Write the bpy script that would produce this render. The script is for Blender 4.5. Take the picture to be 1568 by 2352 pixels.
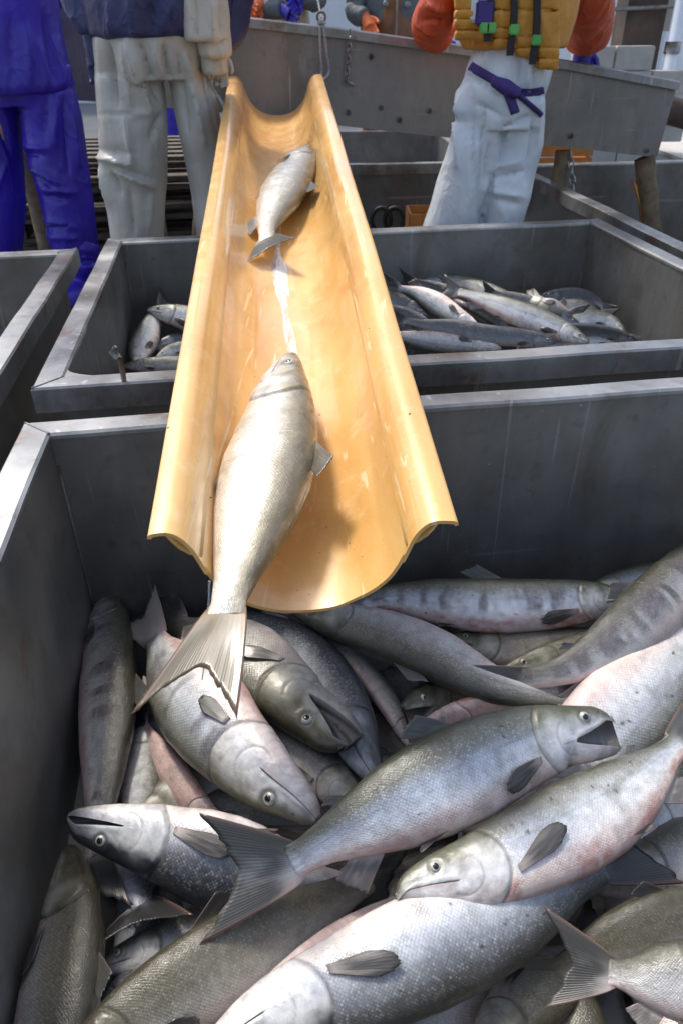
import bpy, bmesh, math, random
import numpy as np
from mathutils import Vector, Matrix
from mathutils.bvhtree import BVHTree
from math import sin, cos, pi, atan2, sqrt
radians = lambda a: a*pi/180

for o in list(bpy.data.objects): bpy.data.objects.remove(o)
S = bpy.context.scene
COL = S.collection

# ------------------------------------------------------------------ camera, sky, sun, exposure
F = 1683.0; PIT = radians(33.2); ROL = radians(0.6); CH = 1.10
f_ = np.array([0, cos(PIT), -sin(PIT)]); r_ = np.array([1., 0, 0]); u_ = np.array([0, sin(PIT), cos(PIT)])
CR_ = r_*cos(ROL) - u_*sin(ROL); CU_ = r_*sin(ROL) + u_*cos(ROL); CC = np.array([0, 0, CH])
cam = bpy.data.cameras.new('camera'); camo = bpy.data.objects.new('camera', cam); COL.objects.link(camo)
cam.sensor_fit = 'VERTICAL'; cam.sensor_height = 36; cam.lens = F/2352*36; cam.clip_end = 300; cam.clip_start = 0.02
camo.matrix_world = Matrix(((CR_[0], CU_[0], -f_[0], 0), (CR_[1], CU_[1], -f_[1], 0), (CR_[2], CU_[2], -f_[2], CH), (0, 0, 0, 1)))
cam.dof.use_dof = True; cam.dof.focus_distance = 1.15; cam.dof.aperture_fstop = 9.0
S.camera = camo
SUN_EL, SUN_AZ = radians(57), radians(-34)          # azimuth measured from +Y towards +X
w = bpy.data.worlds.new('World'); S.world = w; w.use_nodes = True
nt = w.node_tree; bg = nt.nodes['Background']
sky = nt.nodes.new('ShaderNodeTexSky'); sky.sky_type = 'NISHITA'; sky.sun_disc = False
sky.sun_elevation = SUN_EL; sky.sun_rotation = SUN_AZ; sky.dust_density = 3.0; sky.air_density = 1.0
hs_ = nt.nodes.new('ShaderNodeHueSaturation'); hs_.inputs['Saturation'].default_value = 0.78      # thin high cloud
nt.links.new(sky.outputs[0], hs_.inputs['Color']); nt.links.new(hs_.outputs[0], bg.inputs[0]); bg.inputs[1].default_value = 0.115
sun = bpy.data.lights.new('sun', 'SUN'); sun.energy = 1.5; sun.angle = radians(10); sun.color = (1, .95, .87)
suno = bpy.data.objects.new('sun', sun); COL.objects.link(suno)
sd = Vector((sin(SUN_AZ)*cos(SUN_EL), cos(SUN_AZ)*cos(SUN_EL), sin(SUN_EL)))
suno.rotation_euler = sd.to_track_quat('Z', 'Y').to_euler(); suno.location = (0, 0, 5)
vs = S.view_settings; vs.view_transform = 'Standard'; vs.look = 'None'; vs.gamma = 1; vs.use_curve_mapping = False
vs.exposure = 1.12

# ------------------------------------------------------------------ measuring helpers (a direction of view -> a place)
def ray(x, y): return f_ + CR_*((x-784)/F) + CU_*((1176-y)/F)
def Pz(x, y, z): d = ray(x, y); return CC + d*((z-CH)/d[2])
def Pd(x, y, D): d = ray(x, y); return CC + d*(D/d[1])
def depth(p): return float((np.array(p)-CC).dot(f_))
def proj(q):
    q = np.asarray(q) - CC; dd = q @ f_
    return 784 + F*(q @ CR_)/dd, 1176 - F*(q @ CU_)/dd
nrm = lambda v: v/np.linalg.norm(v)

def hsh(ix, iy, seed):
    n = (ix.astype(np.int64)*374761393 + iy.astype(np.int64)*668265263 + seed*974711) & 0xffffffff
    n = ((n ^ (n >> 13))*1274126177) & 0xffffffff
    return ((n ^ (n >> 16)) & 0xffff)/65535.0
def vn(x, y, seed=0):
    x = np.asarray(x, float); y = np.asarray(y, float)
    ix = np.floor(x); iy = np.floor(y); fx = x-ix; fy = y-iy
    fx = fx*fx*(3-2*fx); fy = fy*fy*(3-2*fy)
    a = hsh(ix, iy, seed); b = hsh(ix+1, iy, seed); c = hsh(ix, iy+1, seed); d = hsh(ix+1, iy+1, seed)
    return (a*(1-fx)+b*fx)*(1-fy) + (c*(1-fx)+d*fx)*fy
def fbm(x, y, seed=0): return vn(x, y, seed)*.55 + vn(x*2.1, y*2.1, seed+7)*.3 + vn(x*4.3, y*4.3, seed+13)*.15
def sst(a, b, x): t = np.clip((x-a)/(b-a), 0, 1); return t*t*(3-2*t)

# ------------------------------------------------------------------ object helpers
def mesh_obj(name, verts, faces, mat, parent=None, smooth=False):
    me = bpy.data.meshes.new(name); me.from_pydata([tuple(v) for v in verts], [], [tuple(f) for f in faces]); me.update()
    if smooth: me.polygons.foreach_set('use_smooth', [True]*len(me.polygons))
    o = bpy.data.objects.new(name, me); COL.objects.link(o)
    if mat: me.materials.append(mat)
    if parent: o.parent = parent; o.matrix_parent_inverse = parent.matrix_world.inverted()
    return o
def tag(o, label=None, cat=None, group=None, kind=None):
    for k, v in (('label', label), ('category', cat), ('group', group), ('kind', kind)):
        if v: o[k] = v
    return o
def thing(name, label, cat, loc=(0, 0, 0), rz=0, group=None):
    o = bpy.data.objects.new(name, None); COL.objects.link(o); o.empty_display_size = .05
    o.matrix_world = Matrix.Translation(Vector(tuple(float(c) for c in loc))) @ Matrix.Rotation(rz, 4, 'Z')
    return tag(o, label, cat, group)
def bm_obj(name, bm, mat, parent=None, smooth=False, local=False):
    me = bpy.data.meshes.new(name); bm.to_mesh(me); bm.free()
    if smooth: me.polygons.foreach_set('use_smooth', [True]*len(me.polygons))
    o = bpy.data.objects.new(name, me); COL.objects.link(o); me.materials.append(mat)
    if parent:
        o.parent = parent
        if not local: o.matrix_parent_inverse = parent.matrix_world.inverted()
    return o
def add_box(bm, c, s, rot=None, bev=0):
    m = Matrix.Translation(Vector(c)) @ (rot.to_4x4() if rot else Matrix.Identity(4)) @ Matrix.Diagonal((s[0], s[1], s[2], 1))
    r = bmesh.ops.create_cube(bm, size=1, matrix=m)
    if bev:
        es = list({e for v in r['verts'] for e in v.link_edges})
        bmesh.ops.bevel(bm, geom=es, offset=bev, segments=2, affect='EDGES', clamp_overlap=True)
def add_tube(bm, pts, rad, seg=10, cap=True):
    pts = [Vector(tuple(p)) for p in pts]; n = len(pts); rings = []
    rr = rad if hasattr(rad, '__len__') else [rad]*n
    up = Vector((0.13, .2, 1)).normalized()
    for i, p in enumerate(pts):
        t = (pts[min(i+1, n-1)]-pts[max(i-1, 0)]).normalized()
        a = t.cross(up)
        if a.length < .1: a = t.cross(Vector((1, 0, 0)))
        a.normalize(); b = t.cross(a)
        rings.append([bm.verts.new(p + (a*cos(2*pi*k/seg) + b*sin(2*pi*k/seg))*rr[i]) for k in range(seg)])
    for i in range(n-1):
        for k in range(seg):
            bm.faces.new((rings[i][k], rings[i][(k+1) % seg], rings[i+1][(k+1) % seg], rings[i+1][k]))
    if cap:
        bm.faces.new(rings[0]); bm.faces.new(rings[-1][::-1])
def prism(bm, base, off):
    """base: list of points (polygon), off: extrusion vector"""
    a = [bm.verts.new(tuple(p)) for p in base]; b = [bm.verts.new(tuple(np.array(p)+np.array(off))) for p in base]
    bm.faces.new(a); bm.faces.new(b[::-1]); n = len(a)
    for i in range(n): bm.faces.new((a[i], b[i], b[(i+1) % n], a[(i+1) % n]))
    bmesh.ops.recalc_face_normals(bm, faces=bm.faces)

# ------------------------------------------------------------------ materials
class NT:
    def __init__(s, name):
        s.m = bpy.data.materials.new(name); s.m.use_nodes = True; s.t = s.m.node_tree; s.b = s.t.nodes['Principled BSDF']
    def n(s, ty, **kw):
        x = s.t.nodes.new(ty)
        for k, v in kw.items():
            if k in x.inputs.keys(): x.inputs[k].default_value = v
            else: setattr(x, k, v)
        return x
    def l(s, a, b): s.t.links.new(a, b)
    def noise(s, scale, detail=4, rough=.55, vec=None, stretch=None, dist=0):
        x = s.n('ShaderNodeTexNoise'); x.inputs['Scale'].default_value = scale; x.inputs['Detail'].default_value = detail
        x.inputs['Roughness'].default_value = rough; x.inputs['Distortion'].default_value = dist
        if vec is None: vec = s.n('ShaderNodeTexCoord').outputs['Object']
        if stretch:
            mp = s.n('ShaderNodeMapping'); mp.inputs['Scale'].default_value = stretch; s.l(vec, mp.inputs[0]); vec = mp.outputs[0]
        s.l(vec, x.inputs[0]); return x.outputs[0]
    def ramp(s, fac, stops):
        x = s.n('ShaderNodeValToRGB'); e = x.color_ramp.elements
        while len(e) < len(stops): e.new(.5)
        for i, (p, c) in enumerate(stops):
            e[i].position = p; e[i].color = (c, c, c, 1) if not hasattr(c, '__len__') else (*c, 1)
        s.l(fac, x.inputs[0]); return x.outputs[0]
    def mix(s, fac, a, b, mode='MIX'):
        x = s.n('ShaderNodeMix', data_type='RGBA', blend_type=mode)
        for so, i in ((fac, 0), (a, 6), (b, 7)):
            if hasattr(so, 'links'): s.l(so, x.inputs[i])
            elif hasattr(so, '__len__'): x.inputs[i].default_value = (*so, 1)
            else: x.inputs[i].default_value = so
        return x.outputs[2]
    def math(s, op, a, b=0, c=0):
        x = s.n('ShaderNodeMath', operation=op)
        for so, i in ((a, 0), (b, 1), (c, 2)):
            if hasattr(so, 'links'): s.l(so, x.inputs[i])
            else: x.inputs[i].default_value = so
        return x.outputs[0]
    def bump(s, h, strength, dist=.002, prev=None):
        x = s.n('ShaderNodeBump'); x.inputs['Strength'].default_value = strength; x.inputs['Distance'].default_value = dist
        s.l(h, x.inputs['Height'])
        if prev: s.l(prev, x.inputs['Normal'])
        return x.outputs[0]
    def set(s, **kw):
        for k, v in kw.items():
            k = k.replace('_', ' ')
            if hasattr(v, 'links'): s.l(v, s.b.inputs[k])
            elif hasattr(v, '__len__') and len(v) == 3: s.b.inputs[k].default_value = (*v, 1)
            else: s.b.inputs[k].default_value = v
        return s.m

def steel(name, base, dark, metal=.55, rough=.42, rust=.62, wet=0.0):
    k = NT(name)
    n1 = k.noise(3.2, 6, .62); n2 = k.noise(26, 4, .6); n3 = k.noise(9, 5, .7, stretch=(1, 1, .25))
    c = k.mix(k.ramp(n1, [(.32, 0), (.7, 1)]), dark, base)
    c = k.mix(k.math('MULTIPLY', k.ramp(n3, [(.45, 0), (.75, 1)]), .35), c, tuple(x*1.35 for x in base))
    c = k.mix(k.math('MULTIPLY', k.ramp(n2, [(.58, 0), (.74, 1)]), .3), c, tuple(x*.45 for x in dark))
    nr = k.noise(5.5, 8, .75)
    c = k.mix(k.math('MULTIPLY', k.ramp(nr, [(rust, 0), (rust+.1, 1)]), .7), c, (.15, .065, .03))
    c = k.mix(k.math('MULTIPLY', k.ramp(k.noise(2.1, 7, .72, dist=.8), [(.52, 0), (.63, 1)]), .55), c, (.13, .11, .08))
    scr = k.noise(34, 3, .5, stretch=(1, 1, .05), dist=.3); scr2 = k.noise(22, 3, .5, stretch=(.08, .08, 1.6), dist=.2)
    c = k.mix(k.math('MULTIPLY', k.ramp(scr, [(.66, 0), (.7, 1)]), .28), c, tuple(min(.7, x*2.1) for x in base))
    c = k.mix(k.math('MULTIPLY', k.ramp(scr2, [(.69, 0), (.72, 1)]), .3), c, tuple(min(.7, x*1.9) for x in base))
    sp = k.noise(130, 2, .5)                      # dried salt and scale specks
    c = k.mix(k.math('MULTIPLY', k.ramp(sp, [(.76, 0), (.79, 1)]), .7), c, (.55, .56, .55))
    r = k.ramp(n1, [(.3, rough-.1), (.7, rough+.15)])
    bp = k.bump(n2, .18, .002); bp = k.bump(k.noise(1.6, 2), .3, .02, bp)
    return k.set(Base_Color=c, Metallic=metal, Roughness=r, Normal=bp, Coat_Weight=wet, Coat_Roughness=.12)
M = {}
M['steel'] = steel('stained_steel', (.25, .25, .24), (.115, .113, .108), .42, .40)
M['rim'] = steel('worn_steel_rim', (.34, .345, .345), (.11, .11, .11), .6, .34, .545, .5)
M['trough'] = steel('trough_steel', (.27, .255, .24), (.17, .165, .155), .4, .45, .66)
M['gusset'] = steel('gusset_steel', (.3, .3, .29), (.14, .14, .14), .5, .45, .58)

k = NT('fibreglass')
n1 = k.noise(7, 5, .6, stretch=(1, .35, 1)); n2 = k.noise(60, 3, .6)
c = k.mix(k.ramp(n1, [(.3, 0), (.72, 1)]), (.62, .31, .075), (.80, .49, .17))
c = k.mix(k.math('MULTIPLY', k.ramp(k.noise(4.5, 4, .6, stretch=(1, .25, 1)), [(.55, 0), (.75, 1)]), .6), c, (.62, .24, .055))
c = k.mix(k.math('MULTIPLY', k.ramp(k.noise(22, 6, .7), [(.55, 0), (.7, 1)]), .28), c, (.88, .68, .40))
c = k.mix(k.math('MULTIPLY', k.ramp(k.noise(160, 2, .5), [(.72, 0), (.76, 1)]), .6), c, (.16, .09, .04))
c = k.mix(k.math('MULTIPLY', k.ramp(k.noise(15, 7, .7, stretch=(3, .5, 1)), [(.70, 0), (.76, 1)]), .2), c, (.42, .22, .09))
s1 = k.noise(70, 3, .5, stretch=(1, .04, .6), dist=.4); s2 = k.noise(28, 4, .6, stretch=(1, .10, .6), dist=1.2)
c = k.mix(k.math('MULTIPLY', k.ramp(s1, [(.66, 0), (.70, 1)]), .5), c, (.92, .78, .52))
c = k.mix(k.math('MULTIPLY', k.ramp(s2, [(.67, 0), (.71, 1)]), .35), c, (.40, .18, .05))
c = k.mix(k.math('MULTIPLY', k.ramp(k.noise(300, 2, .5), [(.66, 0), (.72, 1)]), .3), c, (.90, .74, .48))
bp = k.bump(n2, .12, .001); bp = k.bump(k.noise(6, 2, .5, stretch=(1, .5, 1)), .15, .004, bp)
M['chute'] = k.set(Base_Color=c, Roughness=k.ramp(k.noise(18, 4), [(.35, .3), (.7, .55)]), Normal=bp, Coat_Weight=k.ramp(k.noise(8, 5, .65, stretch=(1, .3, 1)), [(.4, .35), (.62, .95)]), Coat_Roughness=.1)

def cloth(name, col, col2, rough=.45, coat=.15, bs=.5, sc=24):
    k = NT(name); n = k.noise(6, 4)
    c = k.mix(k.ramp(n, [(.35, 0), (.7, 1)]), tuple(x*.88 for x in col), col2)
    c = k.mix(k.math('MULTIPLY', k.ramp(k.noise(38, 5, .7), [(.6, 0), (.75, 1)]), .35), c, tuple(x*.55 for x in col))
    bp = k.bump(k.noise(sc, 4, .6, dist=.6), bs, .006); bp = k.bump(k.noise(300, 2), .1, .0006, bp)
    for q, (s_, st_) in enumerate(((5.5, (1, 1, .45)), (11, (1, 1, .7)))):
        r_ = k.math('ABSOLUTE', k.math('SUBTRACT', k.noise(s_, 2, .45, stretch=st_, dist=.5), .5))
        bp = k.bump(k.ramp(r_, [(0, 1), (.035, .45), (.12, 0)]), min(1, bs*.6), .012/(q+1), bp)
    return k.set(Base_Color=c, Roughness=rough, Normal=bp, Coat_Weight=coat, Coat_Roughness=.25)
M['blue'] = cloth('blue_oilskin', (.028, .012, .36), (.04, .02, .48), .42, .12, .4, 9)
M['beige'] = cloth('grey_beige_oilskin', (.47, .445, .395), (.56, .545, .50), .42, .25, .35, 8)
M['white'] = cloth('white_oilskin', (.68, .73, .79), (.76, .80, .84), .45, .2, .35, 10)
M['navy'] = cloth('navy_jacket', (.015, .018, .075), (.035, .04, .14), .5, .1, .8, 20)
M['cream'] = cloth('cream_cloth', (.52, .48, .40), (.62, .58, .50), .7, 0, .8, 20)
M['yellow'] = cloth('mustard_vest', (.62, .27, .03), (.72, .34, .05), .55, .1, .6, 22)
M['orange'] = cloth('orange_oilskin', (.62, .075, .018), (.70, .12, .03), .55, .05, .6, 16)
M['brown'] = cloth('brown_apron', (.20, .075, .02), (.28, .11, .03), .5, .2, .5, 14)
M['tan'] = cloth('tan_apron', (.50, .36, .24), (.58, .44, .32), .5, .2, .5, 14)
M['grey'] = cloth('grey_sleeve', (.10, .12, .13), (.16, .18, .19), .7, 0, .6, 20)
M['glove'] = cloth('blue_glove', (.02, .01, .33), (.03, .015, .45), .4, .2, .3, 30)
M['oglove'] = cloth('orange_glove', (.75, .12, .03), (.8, .2, .05), .5, .1, .3, 30)
M['purple'] = cloth('purple_belt', (.055, .035, .16), (.085, .05, .26), .8, 0, .6, 60)
M['black'] = cloth('black_strap', (.012, .012, .014), (.02, .02, .02), .6, 0, .3, 60)
M['green'] = cloth('green_buckle', (.10, .42, .08), (.14, .5, .1), .4, .2, .1, 60)
M['boot'] = cloth('dark_boot', (.02, .02, .03), (.03, .03, .04), .3, .4, .2, 20)
M['skin'] = cloth('skin', (.5, .3, .2), (.55, .34, .24), .5, 0, .1, 60)
M['hair'] = cloth('black_hair', (.012, .01, .01), (.02, .018, .015), .5, 0, .3, 100)

def simple(name, c1, c2, sc, rough=.7, metal=0, bs=.3, coat=0, bd=.004):
    k = NT(name); c = k.mix(k.ramp(k.noise(sc, 6, .65), [(.32, 0), (.68, 1)]), c1, c2)
    return k.set(Base_Color=c, Roughness=rough, Metallic=metal, Normal=k.bump(k.noise(sc*5, 4), bs, bd), Coat_Weight=coat, Coat_Roughness=.1)
M['ground'] = simple('wet_concrete', (.035, .035, .036), (.085, .082, .08), 2.2, .45, coat=.3)
M['quay'] = simple('pale_quay_concrete', (.42, .40, .37), (.55, .53, .50), 1.1, .8)
M['wood'] = simple('weathered_wood', (.045, .035, .026), (.12, .095, .07), 14, .8)
M['post'] = simple('worn_wooden_post', (.10, .075, .045), (.23, .17, .10), 18, .75)
M['ochre'] = simple('orange_plank', (.42, .15, .03), (.55, .22, .05), 14, .6)
M['block'] = simple('concrete_block', (.38, .37, .34), (.52, .50, .46), 8, .9)
M['whitewall'] = simple('white_painted_wall', (.66, .71, .78), (.78, .82, .87), 1.6, .7)
M['pillar'] = simple('rusty_dark_pillar', (.035, .028, .024), (.11, .075, .055), 3, .75)
M['rope'] = simple('grey_rope', (.28, .29, .30), (.42, .43, .43), 200, .8)
M['chain'] = simple('galvanised_chain', (.25, .25, .25), (.42, .42, .42), 60, .4, .8)
M['dark'] = simple('dark_rubber', (.012, .012, .013), (.03, .03, .03), 20, .5)

# fish skin: colour comes from the painted anatomy, scales and wetness from the nodes
def fish_mat():
    k = NT('wet_salmon_skin')
    a = k.n('ShaderNodeAttribute', attribute_name='Col'); sv = k.n('ShaderNodeAttribute', attribute_name='suv')
    sep = k.n('ShaderNodeSeparateXYZ'); k.l(sv.outputs['Vector'], sep.inputs[0])
    mp = k.n('ShaderNodeMapping'); mp.inputs['Rotation'].default_value = (0, 0, radians(45)); mp.inputs['Scale'].default_value = (1, 1, 0)
    sc = k.n('ShaderNodeVectorMath', operation='MULTIPLY'); sc.inputs[1].default_value = (1, 1.35, 0)
    k.l(sv.outputs['Vector'], sc.inputs[0]); k.l(sc.outputs[0], mp.inputs[0])
    v = k.n('ShaderNodeTexVoronoi', voronoi_dimensions='2D'); v.inputs['Scale'].default_value = 34; v.inputs['Randomness'].default_value = .34
    k.l(mp.outputs[0], v.inputs['Vector'])
    body = sep.outputs[2]
    d = v.outputs['Distance']
    edge = k.ramp(d, [(.28, 0), (.62, 1)])
    n = k.noise(7, 5, .6, vec=sv.outputs['Vector'])
    vis = k.math('MULTIPLY', body, k.ramp(n, [(.3, .35), (.65, 1)]))
    ed = k.math('MULTIPLY', edge, vis)
    c = k.mix(k.math('MULTIPLY', ed, .42), a.outputs['Color'], k.mix(1, a.outputs['Color'], (.28, .28, .30), 'MULTIPLY'))
    spark = k.n('ShaderNodeSeparateColor'); k.l(v.outputs['Color'], spark.inputs[0])
    sp = k.math('MULTIPLY', k.math('MULTIPLY', k.ramp(spark.outputs[0], [(.55, 0), (.95, 1)]), k.math('SUBTRACT', 1, edge)), vis)
    c = k.mix(k.math('MULTIPLY', k.math('MULTIPLY', sp, a.outputs['Alpha']), .45), c, (.75, .78, .82))
    c = k.mix(k.math('MULTIPLY', k.ramp(k.noise(42, 4, .7, vec=sv.outputs['Vector']), [(.52, 0), (.72, 1)]), .22), c, (.10, .09, .06))
    h = k.math('MULTIPLY', k.math('SUBTRACT', 1, d), vis)
    bp = k.bump(h, .5, .0012)
    bp = k.bump(k.noise(15, 4, .6, vec=sv.outputs['Vector']), .25, .003, bp)
    cb = k.bump(k.noise(7, 7, .72, vec=sv.outputs['Vector']), .75, .006); cb = k.bump(k.noise(55, 4, .75, vec=sv.outputs['Vector']), .45, .0022, cb); cb = k.bump(h, .22, .001, cb)
    k.l(cb, k.b.inputs['Coat Normal'])
    met = k.math('MULTIPLY', a.outputs['Alpha'], .24)
    rough = k.ramp(n, [(.3, .26), (.7, .42)])
    return k.set(Base_Color=c, Metallic=met, Roughness=rough, Normal=bp, Coat_Weight=k.ramp(k.noise(3.2, 7, .7, vec=sv.outputs['Vector']), [(.42, .3), (.54, 1)]), Coat_Roughness=.045, Specular_IOR_Level=.5)
M['fish'] = fish_mat()
def fin_mat():
    k = NT('salmon_fin'); a = k.n('ShaderNodeAttribute', attribute_name='Col'); sv = k.n('ShaderNodeAttribute', attribute_name='suv')
    sep = k.n('ShaderNodeSeparateXYZ'); k.l(sv.outputs['Vector'], sep.inputs[0])
    wv = k.math('SINE', k.math('MULTIPLY', sep.outputs[0], 190))
    wv2 = k.ramp(k.math('MULTIPLY_ADD', wv, .5, .5), [(.25, 0), (.8, 1)])
    nz = k.noise(4, 4, .6, vec=sv.outputs['Vector'])
    c = k.mix(k.math('MULTIPLY', k.math('MULTIPLY', wv2, nz), .8), a.outputs['Color'], k.mix(1, a.outputs['Color'], (1.5, 1.48, 1.45), 'MULTIPLY'))
    return k.set(Base_Color=c, Roughness=.35, Normal=k.bump(wv2, .22, .001), Coat_Weight=.3, Coat_Roughness=.12)
M['fin'] = fin_mat()
M['iris'] = simple('pale_eye_ring', (.42, .41, .35), (.6, .58, .5), 300, .25, .2, .1, 1)
M['pupil'] = simple('black_pupil', (.004, .004, .006), (.008, .008, .01), 100, .1, 0, 0, 1)

# ------------------------------------------------------------------ salmon
PAL = dict(
    silver=dict(back=(.05, .055, .028), up=(.15, .16, .12), side=(.52, .58, .67), low=(.76, .78, .81), belly=(.80, .66, .61), head=(.40, .42, .41), met=.75),
    white=dict(back=(.075, .075, .045), up=(.25, .255, .22), side=(.64, .68, .73), low=(.80, .80, .80), belly=(.82, .68, .62), head=(.58, .57, .54), met=.6),
    olive=dict(back=(.050, .044, .022), up=(.098, .088, .050), side=(.20, .18, .125), low=(.36, .35, .30), belly=(.48, .42, .39), head=(.11, .11, .06), met=.35),
    glit=dict(back=(.03, .033, .028), up=(.10, .105, .10), side=(.36, .39, .42), low=(.76, .79, .82), belly=(.80, .73, .68), head=(.55, .55, .53), met=.75),
    grey=dict(back=(.05, .05, .032), up=(.12, .12, .085), side=(.33, .335, .33), low=(.52, .52, .51), belly=(.58, .50, .48), head=(.22, .225, .18), met=.6),
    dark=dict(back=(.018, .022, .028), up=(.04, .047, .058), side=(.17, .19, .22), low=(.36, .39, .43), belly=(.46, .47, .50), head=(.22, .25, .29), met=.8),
    darkw=dict(back=(.018, .022, .028), up=(.025, .03, .036), side=(.11, .125, .15), low=(.66, .68, .72), belly=(.74, .69, .66), head=(.50, .51, .50), met=.6),
    cream=dict(back=(.085, .07, .03), up=(.24, .205, .12), side=(.62, .61, .57), low=(.72, .70, .65), belly=(.70, .60, .46), head=(.45, .42, .33), met=.4),
    pinky=dict(back=(.35, .2, .17), up=(.48, .28, .24), side=(.60, .42, .38), low=(.62, .45, .42), belly=(.66, .48, .44), head=(.55, .34, .30), met=.2),
)
def set_attr(me, nm, arr):
    a = me.attributes.new(nm, 'FLOAT_COLOR', 'POINT'); a.data.foreach_set('color', np.ascontiguousarray(arr, dtype=np.float32).ravel())

def fish(label, pts, hpx, dors=(0, -1), z=.15, roll=0, pal='silver', bars=0., pink=.4, spots=5, hs=1.15, gape=0, res=1., hook=.0,
         tail=None, tspread=.55, tlen=1., fins='dpvan', group=None, seed=None, tailcol=(.045, .047, .045), pec=(12, .62), up=.3, twist=0, fat=1., name='salmon', tfan=0, tcurl=0, tbase=None):
    seed = seed if seed is not None else (abs(hash_str(label)) % 9999); rnd = random.Random(seed)
    W = []
    for i, p in enumerate(pts):
        if len(p) == 3 and isinstance(p, np.ndarray): W.append(p); continue
        zz = p[2] if len(p) == 3 else (z if not hasattr(z, '__len__') else np.interp(i/(len(pts)-1), [0, .5, 1], z))
        W.append(Pz(p[0], p[1], zz))
    W = np.array(W); n = len(W)
    Q = np.vstack([2*W[0]-W[1], W, 2*W[-1]-W[-2]]); P = []
    for i in range(n-1):
        a, b, c, d = Q[i:i+4]
        for t in np.linspace(0, 1, 16, endpoint=False):
            P.append(.5*((2*b)+(-a+c)*t+(2*a-5*b+4*c-d)*t*t+(-a+3*b-3*c+d)*t**3))
    P.append(W[-1]); P = np.array(P)
    sl = np.r_[0, np.cumsum(np.linalg.norm(np.diff(P, axis=0), axis=1))]; L = sl[-1]; ss = np.linspace(0, 1, 70)
    C = np.stack([np.interp(ss*L, sl, P[:, k]) for k in range(3)], 1)
    for _ in range(3): C[1:-1] = (C[:-2]+2*C[1:-1]+C[2:])/4
    T = np.gradient(C, axis=0); T /= np.linalg.norm(T, axis=1)[:, None]
    mid = C[30]; V = nrm(nrm(CC-mid) + up*np.array([0, 0, 1.]))
    Lv = V[None]-T*(T@V)[:, None]; Lv /= np.linalg.norm(Lv, axis=1)[:, None]
    Dv = np.cross(T, Lv)
    q0 = np.array(proj(mid)); q1 = np.array(proj(mid+Dv[30]*.05))
    if (q1-q0)@np.array(dors) < 0: Dv = -Dv
    rr = radians(roll) + radians(twist)*(ss-.3); cr = np.cos(rr)[:, None]; sr = np.sin(rr)[:, None]
    D2 = Dv*cr + Lv*sr; L2 = Lv*cr - Dv*sr; Dv, Lv = D2, L2
    H = hpx/F*depth(mid); LR = L/H; sh = min(hs/LR, .45)
    org = C.mean(0)
    def mp(s, Y, Z):
        s = np.asarray(s, float); Y = np.asarray(Y, float)+0*s; Z = np.asarray(Z, float)+0*s
        sc = np.clip(s, 0, 1); ex = (s-sc)*L
        o = np.zeros(s.shape+(3,))
        for k in range(3):
            o[..., k] = (np.interp(sc, ss, C[:, k]) + ex*np.interp(sc, ss, T[:, k]) + H*Y*np.interp(sc, ss, Dv[:, k]) + H*Z*np.interp(sc, ss, Lv[:, k]))
        return o - org
    def prof(s, kind):
        t = np.clip(s/sh, 0, 1); u = np.clip((s-sh)/(1-sh), 0, 1)
        if kind == 0: h = np.interp(t, [0, .06, .2, .4, .6, .8, 1], [.05, .105, .165, .235, .295, .345, .385]); b = np.interp(u, [0, .15, .3, .45, .6, .75, .87, .95, 1], [.385, .445, .475, .465, .41, .305, .205, .165, .175])
        elif kind == 1: h = np.interp(t, [0, .06, .2, .4, .6, .8, 1], [.055, .12, .195, .285, .355, .40, .43]); b = np.interp(u, [0, .15, .3, .45, .6, .75, .87, .95, 1], [.43, .49, .52, .50, .42, .29, .185, .15, .165])
        else: h = np.interp(t, [0, .06, .2, .4, .6, .8, 1], [.035, .075, .12, .165, .20, .225, .235]); b = np.interp(u, [0, .15, .3, .45, .6, .75, .87, .95, 1], [.235, .27, .285, .275, .235, .165, .10, .045, .008])*fat
        return np.where(s < sh, h, b)
    nh = int(80*res); nb = int(105*res)
    s = np.r_[sh*np.linspace(0, 1, nh)**1.15*1.12, np.linspace(sh*1.12, 1, nb+1)[1:]]
    for _k in (0, 1, 2): pass
    fs = max(20, int(66*res)); bsn = max(10, int(22*res))
    thm = radians(-17)
    th = np.r_[np.linspace(-92, -20, fs//2), -18.5, -17.8, -17.25, -16.75, -16.2, -15.5, np.linspace(-13, 92, fs-fs//2)]
    th = np.radians(np.r_[th, np.linspace(92, 268, bsn+2)[1:-1]])
    Sg, TH = np.meshgrid(s, th, indexing='ij')
    X = Sg*LR; cs, sn = np.cos(TH), np.sin(TH)
    hd, hv, wd = prof(Sg, 0), prof(Sg, 1), prof(Sg, 2)
    pw = .82
    Zc = np.sign(cs)*np.abs(cs)**pw*wd; Yc = np.where(sn > 0, hd, hv)*np.sign(sn)*np.abs(sn)**.95
    front = cs > 0
    # operculum, cheek, mouth
    R0 = .43; cx = hs-R0
    rd = np.sqrt(np.maximum(X-cx, 0)**2*1.0 + ((Yc+.01)*.98)**2); rd = np.where(X < cx, np.abs(Yc)*.98, rd)
    e = rd - R0
    ophead = (X < cx) | (e < 0)
    lift = np.where(ophead, .016*sst(.5*hs, hs*.8, X), 0)*sst(-.0, -.03, e-.0)
    scale = 1 + lift/np.maximum(wd, .05)*1.3
    groove = np.exp(-((e-.012)/.014)**2)*(X > cx-.08)
    r2 = np.sqrt((X-.60*hs)**2+(Yc+.06)**2)-.19; groove2 = np.exp(-(r2/.010)**2)*(X > .50*hs)*(Yc < .1)
    scale = scale - .10*groove - .035*groove2
    Zc = Zc*scale
    xm = .56*hs; mz = np.exp(-((np.abs(np.abs(np.mod(TH+pi, 2*pi)-pi) - 0) - 0)/9)**2)
    ang = np.where(front, TH, pi-TH)
    mouth = np.where(np.abs(ang-thm) < radians(.5), 1., 0)*sst(xm, xm-.05, X)
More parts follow.
